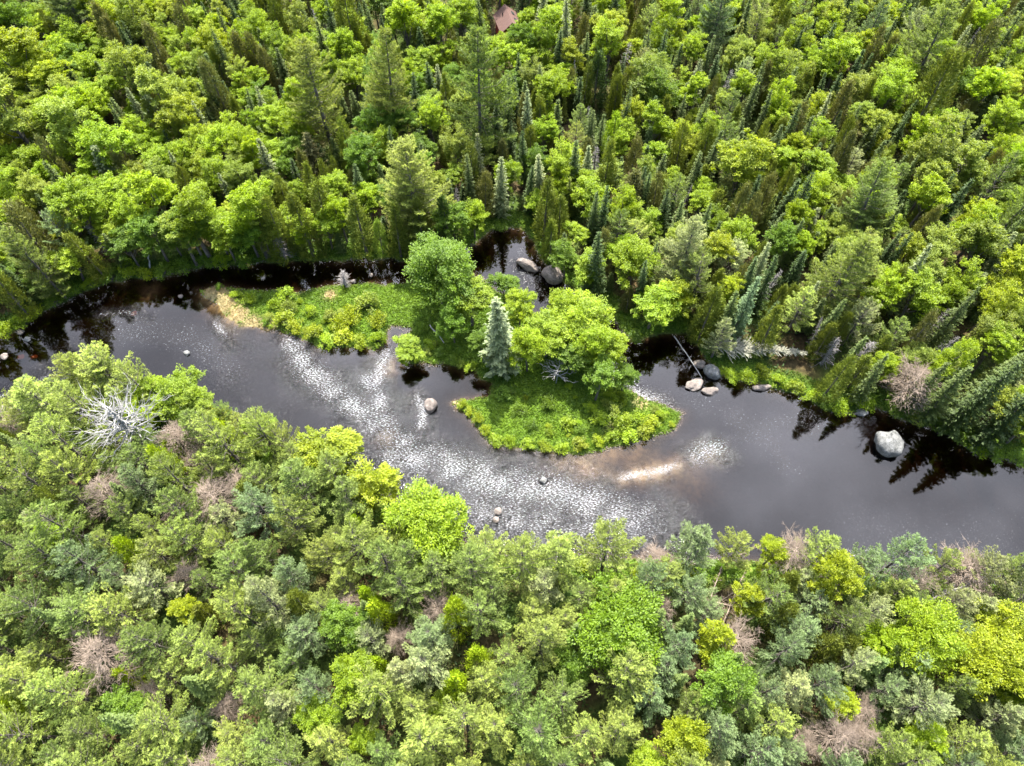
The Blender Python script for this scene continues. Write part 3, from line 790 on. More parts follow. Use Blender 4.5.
# --- named trees: (kind, tint, px, py, width px, height, label, landmark phrase)
HERO = [
 ('tallpine', 'lightpine', 318, 95, 72, 25, 'silvery broad pine with tiered branches, leftmost of the three giant pines', 'leftmost giant pine'),
 ('tallpine', 'lightpine', 387, 84, 58, 26, 'tall pale pine standing between the two other giant pines beyond the river', 'middle giant pine'),
 ('tallpine', 'pine', 478, 95, 76, 29, 'largest pine of all, huge dark-centred crown in front of the cabin', 'largest pine'),
 ('tallpine', 'lightpine', 412, 190, 76, 22, 'broad yellow-tipped pine on the far bank behind the bright island maple', 'yellow-tipped pine'),
 ('layered', 'brown', 312, 158, 38, 13, 'dark brown layered spruce below the leftmost giant pine', 'brown layered spruce'),
 ('spruce', 'silver', 500, 184, 20, 15, 'slim silvery spruce above the dark stream mouth', 'slim silvery spruce'),
 ('cedar', 'olive', 472, 176, 30, 14, 'tall olive conical cedar left of the slim silvery spruce by the stream', None),
 ('grand', 'green', 438, 270, 74, 15, 'large feathery bright green maple at the head of the island', 'island maple'),
 ('leafy', 'lime', 470, 300, 46, 10, 'yellow-green leafy tree between the island maple and the silver spruce', None),
 ('spruce', 'greyspruce', 501, 333, 44, 19, 'single silver-grey spruce standing on the grassy island', 'island silver spruce'),
 ('grand', 'lime', 592, 310, 66, 11, 'wide lime green tree overhanging the white stream on the island', 'stream-side lime tree'),
 ('leafy', 'lime', 547, 332, 46, 10, 'bright green tree beside the silver spruce on the island', None),
 ('leafy', 'green', 575, 352, 46, 8, 'low green tree behind the bare branched shrub on the island', None),
 ('leafy', 'lime', 410, 346, 32, 5, 'small drooping lime tree leaning over the inlet of the island', None),
 ('tallpine', 'silver', 686, 252, 56, 18, 'silvery soft pine above the dark pool, beside the lime maple', 'silvery pool-side pine'),
 ('leafy', 'lime', 655, 303, 48, 10, 'lime maple with flat leafy sprays at the edge of the dark pool', None),
 ('leafy', 'lime', 636, 262, 46, 12, 'round green tree just left of the silvery pool-side pine', None),
 ('tallpine', 'lightpine', 840, 274, 74, 20, 'great pale pine with radiating branches above the right pool', 'great radiating pine'),
 ('tallpine', 'pine', 868, 208, 62, 20, 'wide grey-green pine just above the great radiating pine', 'wide grey-green pine'),
 ('tallpine', 'pine', 1012, 212, 56, 20, 'dark-centred pine cut by the frame edge, far bank', 'edge pine'),
 ('tallpine', 'lightpine', 934, 48, 62, 22, 'open straggly pine with a visible pale stem in the far forest', 'straggly pine'),
 ('tallpine', 'blue', 716, 24, 46, 20, 'dark blue-green pine at the far edge of the forest', 'dark blue pine'),
 ('tallpine', 'blue', 868, 34, 36, 16, 'turquoise-tinted pine between the brown cedars of the far forest', 'turquoise pine'),
 ('tallpine', 'pine', 75, 10, 56, 19, 'grey-green pine at the far left corner of the forest', 'corner pine'),
 ('tallpine', 'pine', 46, 272, 54, 17, 'blue-grey pine overhanging the dark bend of the river', 'bend pine'),
 ('cedar', 'brown', 28, 238, 38, 17, 'tall brown-tipped cedar behind the dark river bend', None),
 ('cedar', 'olive', 322, 206, 32, 14, 'golden-tipped cedar on the far bank, left one of a close pair', 'golden cedar pair'),
 ('cedar', 'olive', 358, 226, 32, 13, 'golden-tipped cedar on the far bank, right one of a close pair', None),
 ('spruce', 'silver', 568, 32, 19, 18, 'very tall silver-grey spruce spire to the right of the cabin', 'silver spruce spire'),
 ('cedar', 'dark', 596, 80, 26, 13, 'dark rounded cedar behind the brown forest clearing', 'dark rounded cedar'),
 ('cedar', 'lime', 614, 134, 28, 11, 'bright lime cone-shaped tree in front of the brown forest clearing', 'lime cone tree'),
 ('leafy', 'pale', 650, 80, 44, None, 'pale yellowish spreading tree right of the brown clearing', None),
 ('leafy', 'yellow', 740, 165, 52, None, 'broad lime yellow maple in the middle of the far forest', 'broad lime maple'),
 ('leafy', 'lime', 835, 66, 38, None, 'bright lime maple below the turquoise pine', 'bright lime maple'),
 ('leafy', 'lime', 592, 198, 44, 12, 'vivid lime maple above the stream boulders', 'vivid lime maple'),
 ('cedar', 'brown', 628, 194, 36, 12, 'reddish brown cedar next to the vivid lime maple', None),
 ('leafy', 'yellow', 20, 60, 50, None, 'large yellow-green maple at the far left of the forest', 'large yellow-green maple'),
 ('spruce', 'silver', 106, 172, 30, 13, 'leaning silver spruce among limes on the far left slope', 'leaning silver spruce'),
 ('leafy', 'green', 124, 244, 36, 9, 'emerald tree by the white dead snag at the river bend', 'emerald tree'),
 # near side
 ('pine', 'lightpine', 46, 400, 70, 14, 'wide light pine on the near bank left of the white dead tree', None),
 ('pine', 'lightpine', 105, 366, 60, 13, 'pale pine at the water edge behind the white dead tree', None),
 ('leafy', 'lime', 184, 378, 54, 11, 'fresh green tree on the near bank between dead tree and river', 'fresh bank tree'),
 ('leafy', 'yellow', 326, 444, 60, 11, 'brightest yellow-green maple on the near bank', 'brightest yellow maple'),
 ('leafy', 'yellow', 374, 476, 54, 10, 'lime yellow maple reaching over the glittering riffle', None),
 ('grand', 'lime', 430, 521, 74, 11, 'broad lime maple on the near bank under the glittering riffle', 'broad near-bank maple'),
 ('grand', 'deep', 620, 632, 88, 13, 'vivid deep green round maple alone among the near pines', 'vivid round maple'),
 ('grand', 'lime', 926, 640, 68, 12, 'fresh green maple, left of two big maples in the near corner', 'near corner maples'),
 ('grand', 'yellow', 986, 668, 74, 12, 'yellow-green maple, right of two big maples in the near corner', None),
 ('leafy', 'yellow', 1008, 626, 56, 11, 'lime maple behind the two big maples in the near corner', None),
 ('pine', 'blue', 703, 538, 56, 13, 'blue-green pine at the near bank below the sandbar', 'bank blue pine'),
 ('pine', 'blue', 648, 580, 44, 13, 'blue-grey pine between the vivid round maple and the river', None),
 ('pine', 'lightpine', 825, 538, 48, 12, 'bright soft pine poking out over the calm pool', 'pool-edge pine'),
 ('pine', 'blue', 900, 560, 60, 13, 'turquoise pine on the near bank by the calm pool', 'near turquoise pine'),
 ('pine', 'blue', 676, 645, 46, 12, 'blue-green pine touching the vivid round maple', None),
 ('pine', 'blue', 80, 562, 54, 14, 'blue-grey pine below the pinkish bare tree pair', 'blue-grey near pine'),
 ('pine', 'blue', 286, 580, 44, 12, 'round blue-green pine in the middle of the near forest', 'round blue pine'),
 ('pine', 'blue', 312, 686, 42, 12, 'blue-tinted pine beside a bare brown gap in the near forest', 'blue gap pine'),
 ('pine', 'blue', 716, 735, 54, 13, 'blue-green puffy pine at the bottom of the near forest', 'bottom blue pine'),
 ('pine', 'blue', 790, 652, 52, 13, 'blue-green pine right of the brown gap of fallen branches', None),
 ('pine', 'silver', 928, 702, 60, 13, 'silver-grey pine below the two big near corner maples', 'silver near pine'),
 ('pine', 'lightpine', 425, 742, 74, 14, 'large yellowish pine at the lower edge of the near forest', 'lower yellow pine'),
 ('pinkbare', 'twig', 176, 442, 40, 9, 'rusty brown bare tree touching the white dead tree', 'rusty bare tree'),
 ('pinkbare', 'twig', 107, 496, 42, 10, 'pinkish bare tree straight below the white dead tree', 'pink bare tree'),
 ('pinkbare', 'twig', 215, 497, 48, 10, 'round pinkish bare tree with a greenish top, right of the pink pair', 'round bare tree'),
 ('pinkbare', 'twig', 105, 660, 58, 10, 'widest pinkish bare tree, low in the near forest', 'widest bare tree'),
 ('pinkbare', 'twig', 792, 546, 40, 9, 'brown bare tree by the pool-edge pine', 'pool-edge bare tree'),
 ('pinkbare', 'twig', 914, 582, 34, 9, 'slim brown bare tree in front of the near turquoise pine', None),
 ('pinkbare', 'twig', 968, 572, 52, 8, 'bare pinkish tree on the near bank of the calm pool', 'bank bare tree'),
 ('pinkbare', 'twig', 738, 640, 46, 9, 'bare brown tree below the gap of fallen branches', 'gap bare tree'),
 ('pinkbare', 'twig', 832, 736, 42, 9, 'tan bare tree near the lower edge of the near forest', 'lower bare tree'),
 ('pinkbare', 'twig', 912, 380, 46, 9, 'grey-pink bare tree on the far bank above the giant boulder', 'bare tree above the boulder'),
 ('snag', 'grey', 766, 283, 14, 9, 'leaning grey snag below the great radiating pine, nearest the pool', None),
 ('snag', 'grey', 832, 348, 24, 8, 'grey dead snag at the foot of the great radiating pine', None),
 ('snag', 'grey', 862, 352, 24, 8, 'second grey dead snag at the foot of the radiating pine', None),
 ('snag', 'grey', 282, 255, 22, 6, 'grey twiggy snag on the far bank behind the grass island', None),
 ('snag', 'grey', 349, 267, 18, 4, 'small grey snag leaning over the dark channel behind the island', None),
 ('snag', 'grey', 100, 236, 18, 8, 'whitish dead snag left of the emerald tree', None),
 ('snag', 'grey', 322, 30, 10, 12, 'pale grey dead spire above the leftmost giant pine', None),
 ('snag', 'grey', 724, 92, 16, 12, 'brown-grey dead spire leaning in the far forest', None),
 ('snag', 'grey', 622, 62, 18, 11, 'grey dying spire behind the brown clearing', None),
 ('snag', 'grey', 936, 322, 14, 10, 'grey leaning dead pole above the bare tree, upper of two', None),
 ('snag', 'grey', 946, 338, 14, 10, 'grey leaning dead pole above the bare tree, lower of two', None),
 ('snag', 'grey', 594, 162, 14, 8, 'short pale snag in front of the lime cone tree', None),
]
for h in HERO:
    tree_at(h[0], h[1], h[2], h[3], h[4], h[5], h[6], lm=h[7])

# --- surveyed trees: (kind, tint, px, py, width)
S = '''
l green 12 16 40;l lime 100 16 32;l lime 76 38 32;l lime 62 56 30;l lime 50 30 26;c brown 112 38 24;c brown 120 50 22;f pale 137 20 34;l yellow 172 18 26;c brown 190 14 22
c brown 188 36 20;c brown 162 58 24;l lime 186 70 28;l yellow 213 50 36;c brown 243 62 22;l yellow 36 70 36;l yellow 56 82 36;f pale 10 108 56;f pale 66 100 34;l lime 86 70 26
l lime 106 56 24;f pale 130 70 40;f pale 160 92 44;f pale 186 98 32;l lime 110 95 28;l lime 120 80 26;l lime 95 105 32;f pale 70 128 46;l lime 112 142 48;s silver 148 112 20
c olive 155 126 20;l yellow 186 118 44;s silver 203 128 18;c brown 222 95 28;c olive 240 120 17;c olive 251 102 15;l lime 160 160 30;f pale 165 178 34;l lime 150 150 26;l yellow 20 140 32
l lime 36 165 36;c brown 58 166 24;l lime 10 188 40;f lime 190 160 30;l lime 215 175 40;s silver 180 172 14;l lime 142 135 30;f pale 30 130 30;f lime 90 150 34;l lime 135 185 30
c olive 262 15 16;c olive 285 20 18;c olive 300 15 15;f pale 305 26 30;c olive 350 28 32;f lime 326 16 26;f lime 405 24 38;f lime 441 26 36;f lime 465 16 34;l green 381 10 30
f lime 346 52 36;l lime 440 62 26;l green 426 110 30;l green 376 126 36;l green 402 126 32;l lime 271 110 30;l lime 276 126 36;c brown 265 70 18;c brown 258 60 20;c pale 345 150 14
f pale 356 146 20;l green 421 150 28;s silver 268 166 20;s dark 494 130 18;l lime 340 186 32;l lime 305 226 32;l lime 300 190 24;c olive 283 196 20;f pale 262 226 36;c pale 380 241 16
f lime 545 36 34;f lime 528 30 26;f lime 610 46 36;f pale 530 78 26;f lime 548 94 34;s silver 528 122 19;l lime 548 118 22;l green 656 96 38;f lime 690 52 28;f lime 745 90 28
f lime 696 96 30;c olive 680 150 24;c olive 705 150 24;c brown 633 162 22;l lime 656 156 26;f lime 560 162 34;l lime 700 206 30;l lime 738 236 40;c olive 545 206 30;c olive 560 216 22
c brown 655 200 22;c olive 715 286 20;c olive 707 312 30;p silver 718 336 32;s blue 745 306 26;c olive 533 250 20;s dark 590 266 26;l lime 560 185 32;f lime 500 60 28;l lime 505 45 24
f lime 800 42 30;f pale 780 76 32;c brown 868 62 24;c brown 975 62 30;c olive 930 102 38;l green 960 92 32;c brown 835 116 26;c brown 795 136 26;c brown 838 166 26;f lime 886 92 38
f yellow 876 150 24;f lime 985 92 36;f lime 1000 126 36;f pale 945 150 48;f pale 970 172 42;f pale 930 182 38;l lime 786 166 32;l lime 815 176 36;f green 780 242 34;l lime 810 198 36
f lime 925 202 42;f pale 935 256 40;f lime 976 232 42;f pale 982 248 44;l lime 960 282 40;l lime 920 296 48;l lime 886 276 32;f yellow 1000 300 40;f pale 990 330 36;s dark 985 396 34
s spruce 1004 372 30;s spruce 928 384 24;s spruce 950 402 26;s dark 1012 420 34;f lime 1000 345 38;p pine 895 332 34;c olive 770 330 26;s spruce 875 378 22;c olive 826 338 22
l lime 76 206 50;l lime 112 202 40;f lime 155 196 46;f lime 182 226 48;f lime 240 232 52;l lime 202 206 38;p blue 62 230 38;c olive 8 292 28;l lime 215 240 40;f pale 172 246 36;s silver 232 196 16;c olive 88 262 24
l green 150 232 38;l green 186 226 42;l lime 214 226 38;l green 244 224 40;c olive 275 234 30;c olive 298 238 32;c olive 386 240 26;c olive 424 228 26;c olive 258 238 24;l green 168 232 30;l green 454 220 34;c dark 448 226 26;l lime 480 215 30;l lime 528 346 38;l lime 520 308 34;l green 452 320 32;l green 482 340 28;l lime 618 338 40;l lime 570 290 36;l lime 585 268 34;l green 505 285 30;l lime 600 345 44;p lightpine 92 350 40;p lightpine 75 356 36;f pale 216 380 32;p silver 985 562 44;p pine 1015 570 44;p lightpine 938 556 40;f pale 262 404 32;p lightpine 290 424 36;l green 560 258 30;p lightpine 140 372 44;p pine 118 360 36;p pine 246 388 30;l green 600 376 38;l green 628 368 26;l lime 150 386 32;p lightpine 255 392 26;f pale 222 400 26;p lightpine 60 440 60;p lightpine 20 470 60;p pine 140 460 44;p lightpine 225 440 60;p lightpine 260 430 54;p pine 300 480 60;p lightpine 290 520 56;p lightpine 185 540 56
p lightpine 350 540 58;p pine 60 520 60;p pine 385 560 56;p lightpine 560 552 60;p lightpine 610 548 64;p lightpine 520 560 56;p pine 470 570 56;p blue 690 590 46;p lightpine 740 525 40;p pine 770 590 50
p blue 860 545 44;p silver 955 600 40;p blue 820 682 52;p blue 765 690 44;p silver 870 610 44;f yellow 752 600 34;f yellow 775 525 30;f yellow 855 560 24;f yellow 840 705 34;c olive 845 650 26
l lime 364 736 30;l lime 438 708 28;l lime 50 540 34;f yellow 190 610 30;c yellow 130 552 24;c yellow 375 665 22;c yellow 345 678 18;c yellow 480 660 30;c yellow 130 675 22;c yellow 178 452 18;p lightpine 620 730 58
p lightpine 540 640 56;p pine 520 690 54;p pine 560 700 54;p lightpine 500 730 54;p silver 430 665 56;p silver 375 640 44;p lightpine 890 745 50;p lightpine 965 740 50;p silver 1000 720 44;p pine 30 610 60
p lightpine 60 690 60;p pine 150 640 56;p lightpine 160 720 58;p lightpine 220 660 56;p lightpine 240 610 56;p lightpine 20 730 60;p blue 200 720 36;p pine 270 740 54;p lightpine 330 740 52;f yellow 1015 690 40
'''
SH = {'l': 'leafy', 'f': 'feathery', 'c': 'cedar', 's': 'spruce', 'p': 'pine', 't': 'thin'}
for line in S.strip().replace('\n', ';').split(';'):
    a = line.split()
    tree_at(SH[a[0]], a[1], float(a[2]), float(a[3]), float(a[4]))
# pushing any surveyed tree out of the water: onto the nearest dry ground
def dry(t, m):
    p = np.array((t['x'], t['y']))
    for _ in range(60):
        d = shore(p[None])[0]
        if d > m: break
        e = .2
        g = np.array((shore(p[None] + (e, 0))[0] - d, shore(p[None] + (0, e))[0] - d)) / e
        if np.hypot(*g) < .05: g = rng.normal(0, 1, 2)
        p = p + unit(g) * .5
    t['x'], t['y'] = p
for t in TREES:
    t['y0'] = t['y']; t['x0'] = t['x']
    dry(t, 0.5 if t['kind'] == 'snag' else 0.8)
    if t['py'] < 262 and inside(ISLAND_P, np.array([(t['x'], t['y'])]))[0]:      # belongs on the far bank, not on the island
        t['x'], t['y'] = t['x0'], t['y0']
        for _ in range(80):
            q_ = np.array([(t['x'], t['y'])])
            if shore(q_)[0] > .8 and not inside(ISLAND_P, q_)[0]: break
            t['y'] += .4

# --- the rest of the forest
VIS = [(-200, 330), (0, 330), (48, 312), (104, 284), (165, 276), (250, 272), (400, 268), (480, 236), (520, 232), (545, 262), (552, 296), (600, 320), (640, 350), (690, 338), (712, 376),
       (806, 402), (862, 412), (940, 428), (975, 452), (1300, 540), (1300, 612), (1024, 562), (950, 548), (860, 536), (820, 512), (760, 510), (700, 512), (640, 524), (560, 530), (500, 528), (470, 505), (405, 492),
       (392, 456), (350, 430), (320, 414), (272, 410), (262, 396), (200, 382), (130, 362), (75, 345), (40, 380), (0, 396), (-200, 430)]
VISA = np.array(VIS, float)
CLEAR = [(508, 22, 14), (600, 117, 9), (735, 585, 24), (330, 668, 8), (728, 350, 14), (748, 352, 16), (772, 355, 16), (795, 357, 14), (810, 362, 8)]       # cabin, small clearing, gap of fallen branches
TX = np.array([(t['x'], t['y'], t['R']) for t in TREES])
def region(px, py, south):
    r = rng.random()
    if south:
        if px > 620 and r < .04: return ('feathery', 'yellow')
        if r < .80:
            b = rng.random()
            if px > 640: return ('pine', 'blue' if b < .34 else 'silver' if b < .5 else 'pine' if b < .75 else 'lightpine')
            return ('pine', 'lightpine' if b < .52 else 'pine' if b < .88 else 'silver' if b < .95 else 'blue')
        if r < .86: return ('leafy', 'lime' if rng.random() < .6 else 'green')
        if r < .92: return ('cedar', 'yellow' if rng.random() < .5 else 'olive')
        if r < .95: return ('pinkbare', 'twig')
        return ('spruce', 'pine')
    b = rng.random()
    if px < 260:
        if r < .34: return ('leafy', 'lime' if b < .6 else 'yellow' if b < .85 else 'green')
        if r < .62: return ('feathery', 'pale' if b < .5 else 'lime')
        if r < .80: return ('cedar', 'brown' if b < .5 else 'olive')
        if r < .90: return ('spruce', 'silver' if b < .25 else 'spruce' if b < .7 else 'dark')
        if r < .92: return ('snag', 'grey')
        return ('thin', 'spruce' if b < .6 else 'dark')
    if px < 560:
        if r < .30: return ('leafy', 'lime' if b < .6 else 'green')
        if r < .50: return ('feathery', 'lime' if b < .7 else 'pale')
        if r < .74: return ('cedar', 'olive' if b < .7 else 'brown')
        if r < .88: return ('spruce', 'dark' if b < .5 else 'spruce' if b < .85 else 'silver')
        if r < .90: return ('snag', 'grey')
        return ('thin', 'dark' if b < .5 else 'spruce') if r < .95 else ('leafy', 'lime')
    if r < .13: return ('leafy', 'lime' if b < .6 else 'yellow')
    if r < .21: return ('pine', 'lightpine' if b < .4 else 'pine' if b < .7 else 'silver')
    if r < .36: return ('feathery', 'lime' if b < .5 else 'pale')
    if r < .58: return ('cedar', 'brown' if b < .4 else 'olive')
    if r < .77: return ('spruce', 'dark' if b < .3 else 'spruce' if b < .9 else 'silver')
    if r < .785: return ('snag', 'grey')
    return ('thin', 'dark' if b < .35 else 'spruce' if b < .75 else 'olive') if r < .89 else ('feathery', 'lime' if b < .7 else 'yellow')
SIZE = {'leafy': (2.3, 3.5, 3.6), 'feathery': (2.1, 3.1, 4.3), 'cedar': (1.4, 2.2, 5.9), 'spruce': (1.2, 1.9, 8.0), 'thin': (.8, 1.25, 8.5), 'pine': (2.5, 3.9, 3.7), 'snag': (.7, 1.0, 9.5), 'pinkbare': (1.7, 2.5, 3.3)}
LIMIT = {'maple_tree': 290, 'birch_tree': 290, 'white_pine': 295, 'cedar_tree': 290, 'spruce_tree': 280, 'fir_sapling': 280, 'dead_tree': 60, 'bare_tree': 40}
count = {}
for t in TREES:
    count[KIND_NAME[t['kind']]] = count.get(KIND_NAME[t['kind']], 0) + 1
cand = np.stack([rng.uniform(-150, 150, 60000), rng.uniform(2, 190, 60000)], 1)
cd = shore_fast(cand)
cpx, cpy, _ = project(np.column_stack([cand, np.full(len(cand), 8.0)]))
ok = (cd > 1.2) & (cpx > -22) & (cpx < 1046) & (cpy > -14) & (cpy < 786) & ~inside(ISLAND_P, cand)
cand, cd, cpx, cpy = cand[ok], cd[ok], cpx[ok], cpy[ok]
for (x, y), d, px, py in zip(cand, cd, cpx, cpy):
    south = py > 460 or (px < 420 and py > 345 and y < 72)
    kind, tint = region(px, py, south)
    lo, hi, asp = SIZE[kind]
    R = rng.uniform(lo, hi)
    nm = KIND_NAME[kind]
    if count.get(nm, 0) >= LIMIT[nm]: continue
    gap = .55 if south else .55
    if ((TX[:, 0] - x) ** 2 + (TX[:, 1] - y) ** 2 < (gap * (TX[:, 2] + R)) ** 2).any(): continue
    H = R * asp * rng.uniform(.78, 1.2)
    if d < 4: H *= .8
    qx, qy, dep = project(np.array([(x, y, H * .98), (x, y, H * .6), (x - R * .8, y, H * .6), (x + R * .8, y, H * .6)]))
    q = np.stack([qx, qy], 1)
    if inside(VISA, q).any(): continue
    if qx[2] > 1030 or qx[3] < -6 or qy[0] > 770: continue
    if any((qx[1] - a) ** 2 + (qy[1] - b) ** 2 < (c_ + R * FPX / dep[1]) ** 2 for a, b, c_ in CLEAR): continue
    TREES.append(dict(kind=kind, tint=tint, x=x, y=y, R=R, H=H, label=None, px=qx[1], py=qy[1], lm=None, rz=None, proto=None))
    count[nm] = count.get(nm, 0) + 1
    TX = np.vstack([TX, (x, y, R)])

# --- shrubs on the island and along the banks
def shrub_at(px, py, w, tint):
    q = unproject(px, py, .8)
    TREES.append(dict(kind='shrub', tint=tint, x=q[0], y=q[1], R=w * np.dot(q - CAMP, FWD) / FPX / 2, H=None, label=None, px=px, py=py, lm=None, rz=None, proto=None))
for a in ('286 296 20 lime;276 306 16 lime;290 308 18 pale;284 320 22 yellow;296 326 20 yellow;312 334 22 yellow;326 342 20 lime;344 338 24 yellow;362 342 20 yellow;378 340 18 lime;352 318 26 yellow;368 306 26 pale;340 326 22 yellow;'
          '378 322 22 yellow;330 316 16 pale;310 312 16 lime;268 318 14 pale;250 300 16 lime;236 296 14 lime;600 420 20 lime;614 410 18 pale;622 424 22 lime;636 418 20 lime;650 424 20 yellow;660 416 14 lime;644 432 18 yellow;628 436 20 lime;'
          '612 436 18 lime;598 440 16 yellow;580 444 18 yellow;562 448 16 lime;545 446 16 yellow;528 444 16 lime;510 442 16 lime;496 440 16 lime;486 430 14 yellow;478 418 14 yellow;568 424 18 lime;580 430 14 green;590 408 16 lime;612 398 16 lime;606 388 14 lime;'
          '462 404 12 yellow;470 410 12 yellow;548 404 18 green;520 410 18 green;505 395 20 green;530 425 14 green;440 352 14 green;455 360 14 green;470 366 14 lime;420 330 16 green;430 345 14 lime;'
          '722 380 16 lime;734 376 18 lime;748 378 20 lime;762 374 18 yellow;778 382 18 lime;794 390 20 lime;810 396 20 lime;826 402 20 green;842 410 22 lime;856 402 20 lime;868 404 18 lime;895 412 20 green;915 424 20 pale;935 436 18 green;955 446 20 green;975 456 22 lime;996 460 22 green;1016 464 22 green;'
          '6 332 22 lime;24 324 20 lime;40 316 20 lime;58 306 20 green;76 296 20 green;92 288 18 lime;110 282 20 green;128 276 20 lime;146 276 18 lime;164 272 22 green;184 268 22 green;204 268 22 green;224 266 22 lime;244 266 22 green;128 268 18 lime;'
          '620 362 18 green;632 354 18 green;500 226 18 green;476 222 18 green').split(';'):
    b = a.split()
    shrub_at(float(b[0]), float(b[1]), float(b[2]), b[3])
for t in TREES:
    if t['kind'] == 'shrub':
        t['H'] = max(.9, t['R'] * rng.uniform(1.0, 1.4)); dry(t, 0.25)
# small scattered clumps over the island grass
_n = 0
while _n < 70:
    q = np.array([rng.uniform(ISLAND_P[:, 0].min(), ISLAND_P[:, 0].max()), rng.uniform(ISLAND_P[:, 1].min(), ISLAND_P[:, 1].max())])
    if not inside(ISLAND_P, q[None])[0] or shore(q[None])[0] < .4: continue
    R = rng.uniform(.45, .95)
    TREES.append(dict(kind='shrub', tint=random.choice(['lime', 'green', 'lime', 'yellow', 'pale']), x=q[0], y=q[1], R=R, H=R * rng.uniform(.9, 1.5), label=None, px=0, py=0, lm=None, rz=None, proto=None)); _n += 1
# low shrubs along the near bank, under the trees
for i in range(60):
    x0 = rng.uniform(-20, 1040)
    ys_ = np.interp(x0, [p[0] for p in SOUTH[::-1]], [p[1] for p in SOUTH[::-1]])
    q = unproject(x0, ys_ + rng.uniform(4, 26))
    R = rng.uniform(.9, 1.5)
    t = dict(kind='shrub', tint=random.choice(['lime', 'green', 'yellow', 'pale']), x=q[0], y=q[1], R=R, H=R * 1.4, label=None, px=x0, py=ys_, lm=None, rz=None, proto=None)
    dry(t, .4)
    TREES.append(t)

# ------------------------------------------------------------------ labels that single each tree out
LAND = [(512, 18, 'red cabin'), (890, 441, 'giant pale boulder'), (118, 418, 'white dead tree'), (555, 374, 'bare island shrub'), (600, 117, 'brown clearing'),
        (735, 585, 'gap of fallen branches'), (760, 350, 'fallen pale spruce'), (430, 405, 'pink riffle boulder'), (528, 263, 'stream boulders')]
for h in HERO:
    if h[7]: LAND.append((h[2], h[3], h[7]))
ORD = ['nearest', 'second', 'third', 'fourth', 'fifth', 'sixth', 'seventh', 'eighth', 'ninth', 'tenth', 'eleventh', 'twelfth']
SEC = ['right of', 'above right of', 'above', 'above left of', 'left of', 'below left of', 'below', 'below right of']
for t in TREES:
    a, b, _ = project(np.array((t['x'], t['y'], gz(t['x'], t['y']) + .6 * t['H'])))
    t['px'], t['py'] = float(a), float(b)
cls = {}
for i, t in enumerate(TREES):
    t['word'] = TINT[t['tint']][1] + ' ' + WORDS[t['kind']][0]
    cls.setdefault(t['word'], []).append(i)
seen = set(t['label'] for t in TREES if t['label'])
def sector(dx, dy):
    return int(((math.degrees(math.atan2(-dy, dx)) + 360 + 22.5) % 360) // 45)
for wkey, idx in cls.items():
    P = np.array([(TREES[i]['px'], TREES[i]['py']) for i in idx])
    tab = {}
    for li, (lx, ly, ln) in enumerate(LAND):
        dx, dy = P[:, 0] - lx, P[:, 1] - ly
        dd = np.hypot(dx, dy)
        sec = [sector(u, v) for u, v in zip(dx, dy)]
        for s in range(8):
            m = sorted((dd[j], j) for j in range(len(idx)) if sec[j] == s and dd[j] > 3)
            for rank, (D, j) in enumerate(m):
                tab.setdefault(j, []).append((rank * 26 + D, rank, s, li))
    for j, i in enumerate(idx):
        t = TREES[i]
        if t['label']: continue
        for cost, rank, s, li in sorted(tab[j]):
            if rank >= len(ORD): continue
            lab = f"{ORD[rank]} {wkey} {SEC[s]} the {LAND[li][2]}"
            if lab not in seen:
                break
        seen.add(lab); t['label'] = lab

# ------------------------------------------------------------------ plant every tree
def plant(t, i):
    pr = PROTO[t['kind']]
    crown, trunk, R0, H0 = pr[t['proto'] if t['proto'] is not None else i % len(pr)]
    root = bpy.data.objects.new(KIND_NAME[t['kind']], None)
    root.empty_display_size = .2
    COL.objects.link(root)
    root.location = (t['x'], t['y'], gz(t['x'], t['y']) - .05)
    s = t['R'] / R0
    e = rng.uniform(.88, 1.14); root.scale = (s * e, s / e, t['H'] / H0)
    tilt = .10 if t['kind'] == 'snag' else .035
    root.rotation_euler = (rng.normal(0, tilt), rng.normal(0, tilt), t['rz'] if t['rz'] is not None else rng.uniform(0, 6.283))
    c = link({'shrub': 'foliage', 'snag': 'branches', 'pinkbare': 'branches'}.get(t['kind'], 'crown'), crown, root)
    link('stems' if t['kind'] == 'shrub' else 'trunk', trunk, root)
    col = np.array(TINT[t['tint']][0])
    if t['tint'] not in ('twig', 'grey'):
        b = rng.normal(1, .10); y = rng.normal(0, .03)
        col = col * b * np.array((1 + y, 1, 1 - y * .5))
    c.color = (*np.clip(col, 0, 1), 1)
    tag(root, t['label'], WORDS[t['kind']][1], GROUPS[t['kind']])
    return root
for i, t in enumerate(TREES):
    plant(t, int(rng.integers(0, 60)))
print('TREES', len(TREES), count)

# ------------------------------------------------------------------ the white dead tree and the bare island shrub
def single(name, builder, px, py, H, label, cat, cf, scale=1.0, tilt=(0, 0, 0)):
    crown, trunk, R0, H0 = builder
    q = unproject(px, py, H * cf)
    root = bpy.data.objects.new(name, None); COL.objects.link(root)
    t = dict(x=q[0], y=q[1]); dry(t, .5)
    root.location = (t['x'], t['y'], gz(t['x'], t['y']) - .05); root.rotation_euler = tilt; root.scale = (scale,) * 3
    link('branches', crown, root); link('trunk', trunk, root)
    tag(root, label, cat)
    return root
single('dead_tree', bare(301, R=5.4, H=15, mat=M_DEAD, thick=1.35, twigs=4, base=.45, nb=64, sub=6), 118, 420, 15, 'large bleached white dead tree with spreading bare branches on the near bank', 'dead tree', .8, 1.0, (.0, .0, .4))
single('dead_shrub', bare(302, R=2.6, H=5, mat=M_DEAD, thick=1.6, twigs=4, base=.4, nb=18, sub=4), 557, 373, 5, 'small bare grey branching tree standing in the island grass', 'dead tree', .7)

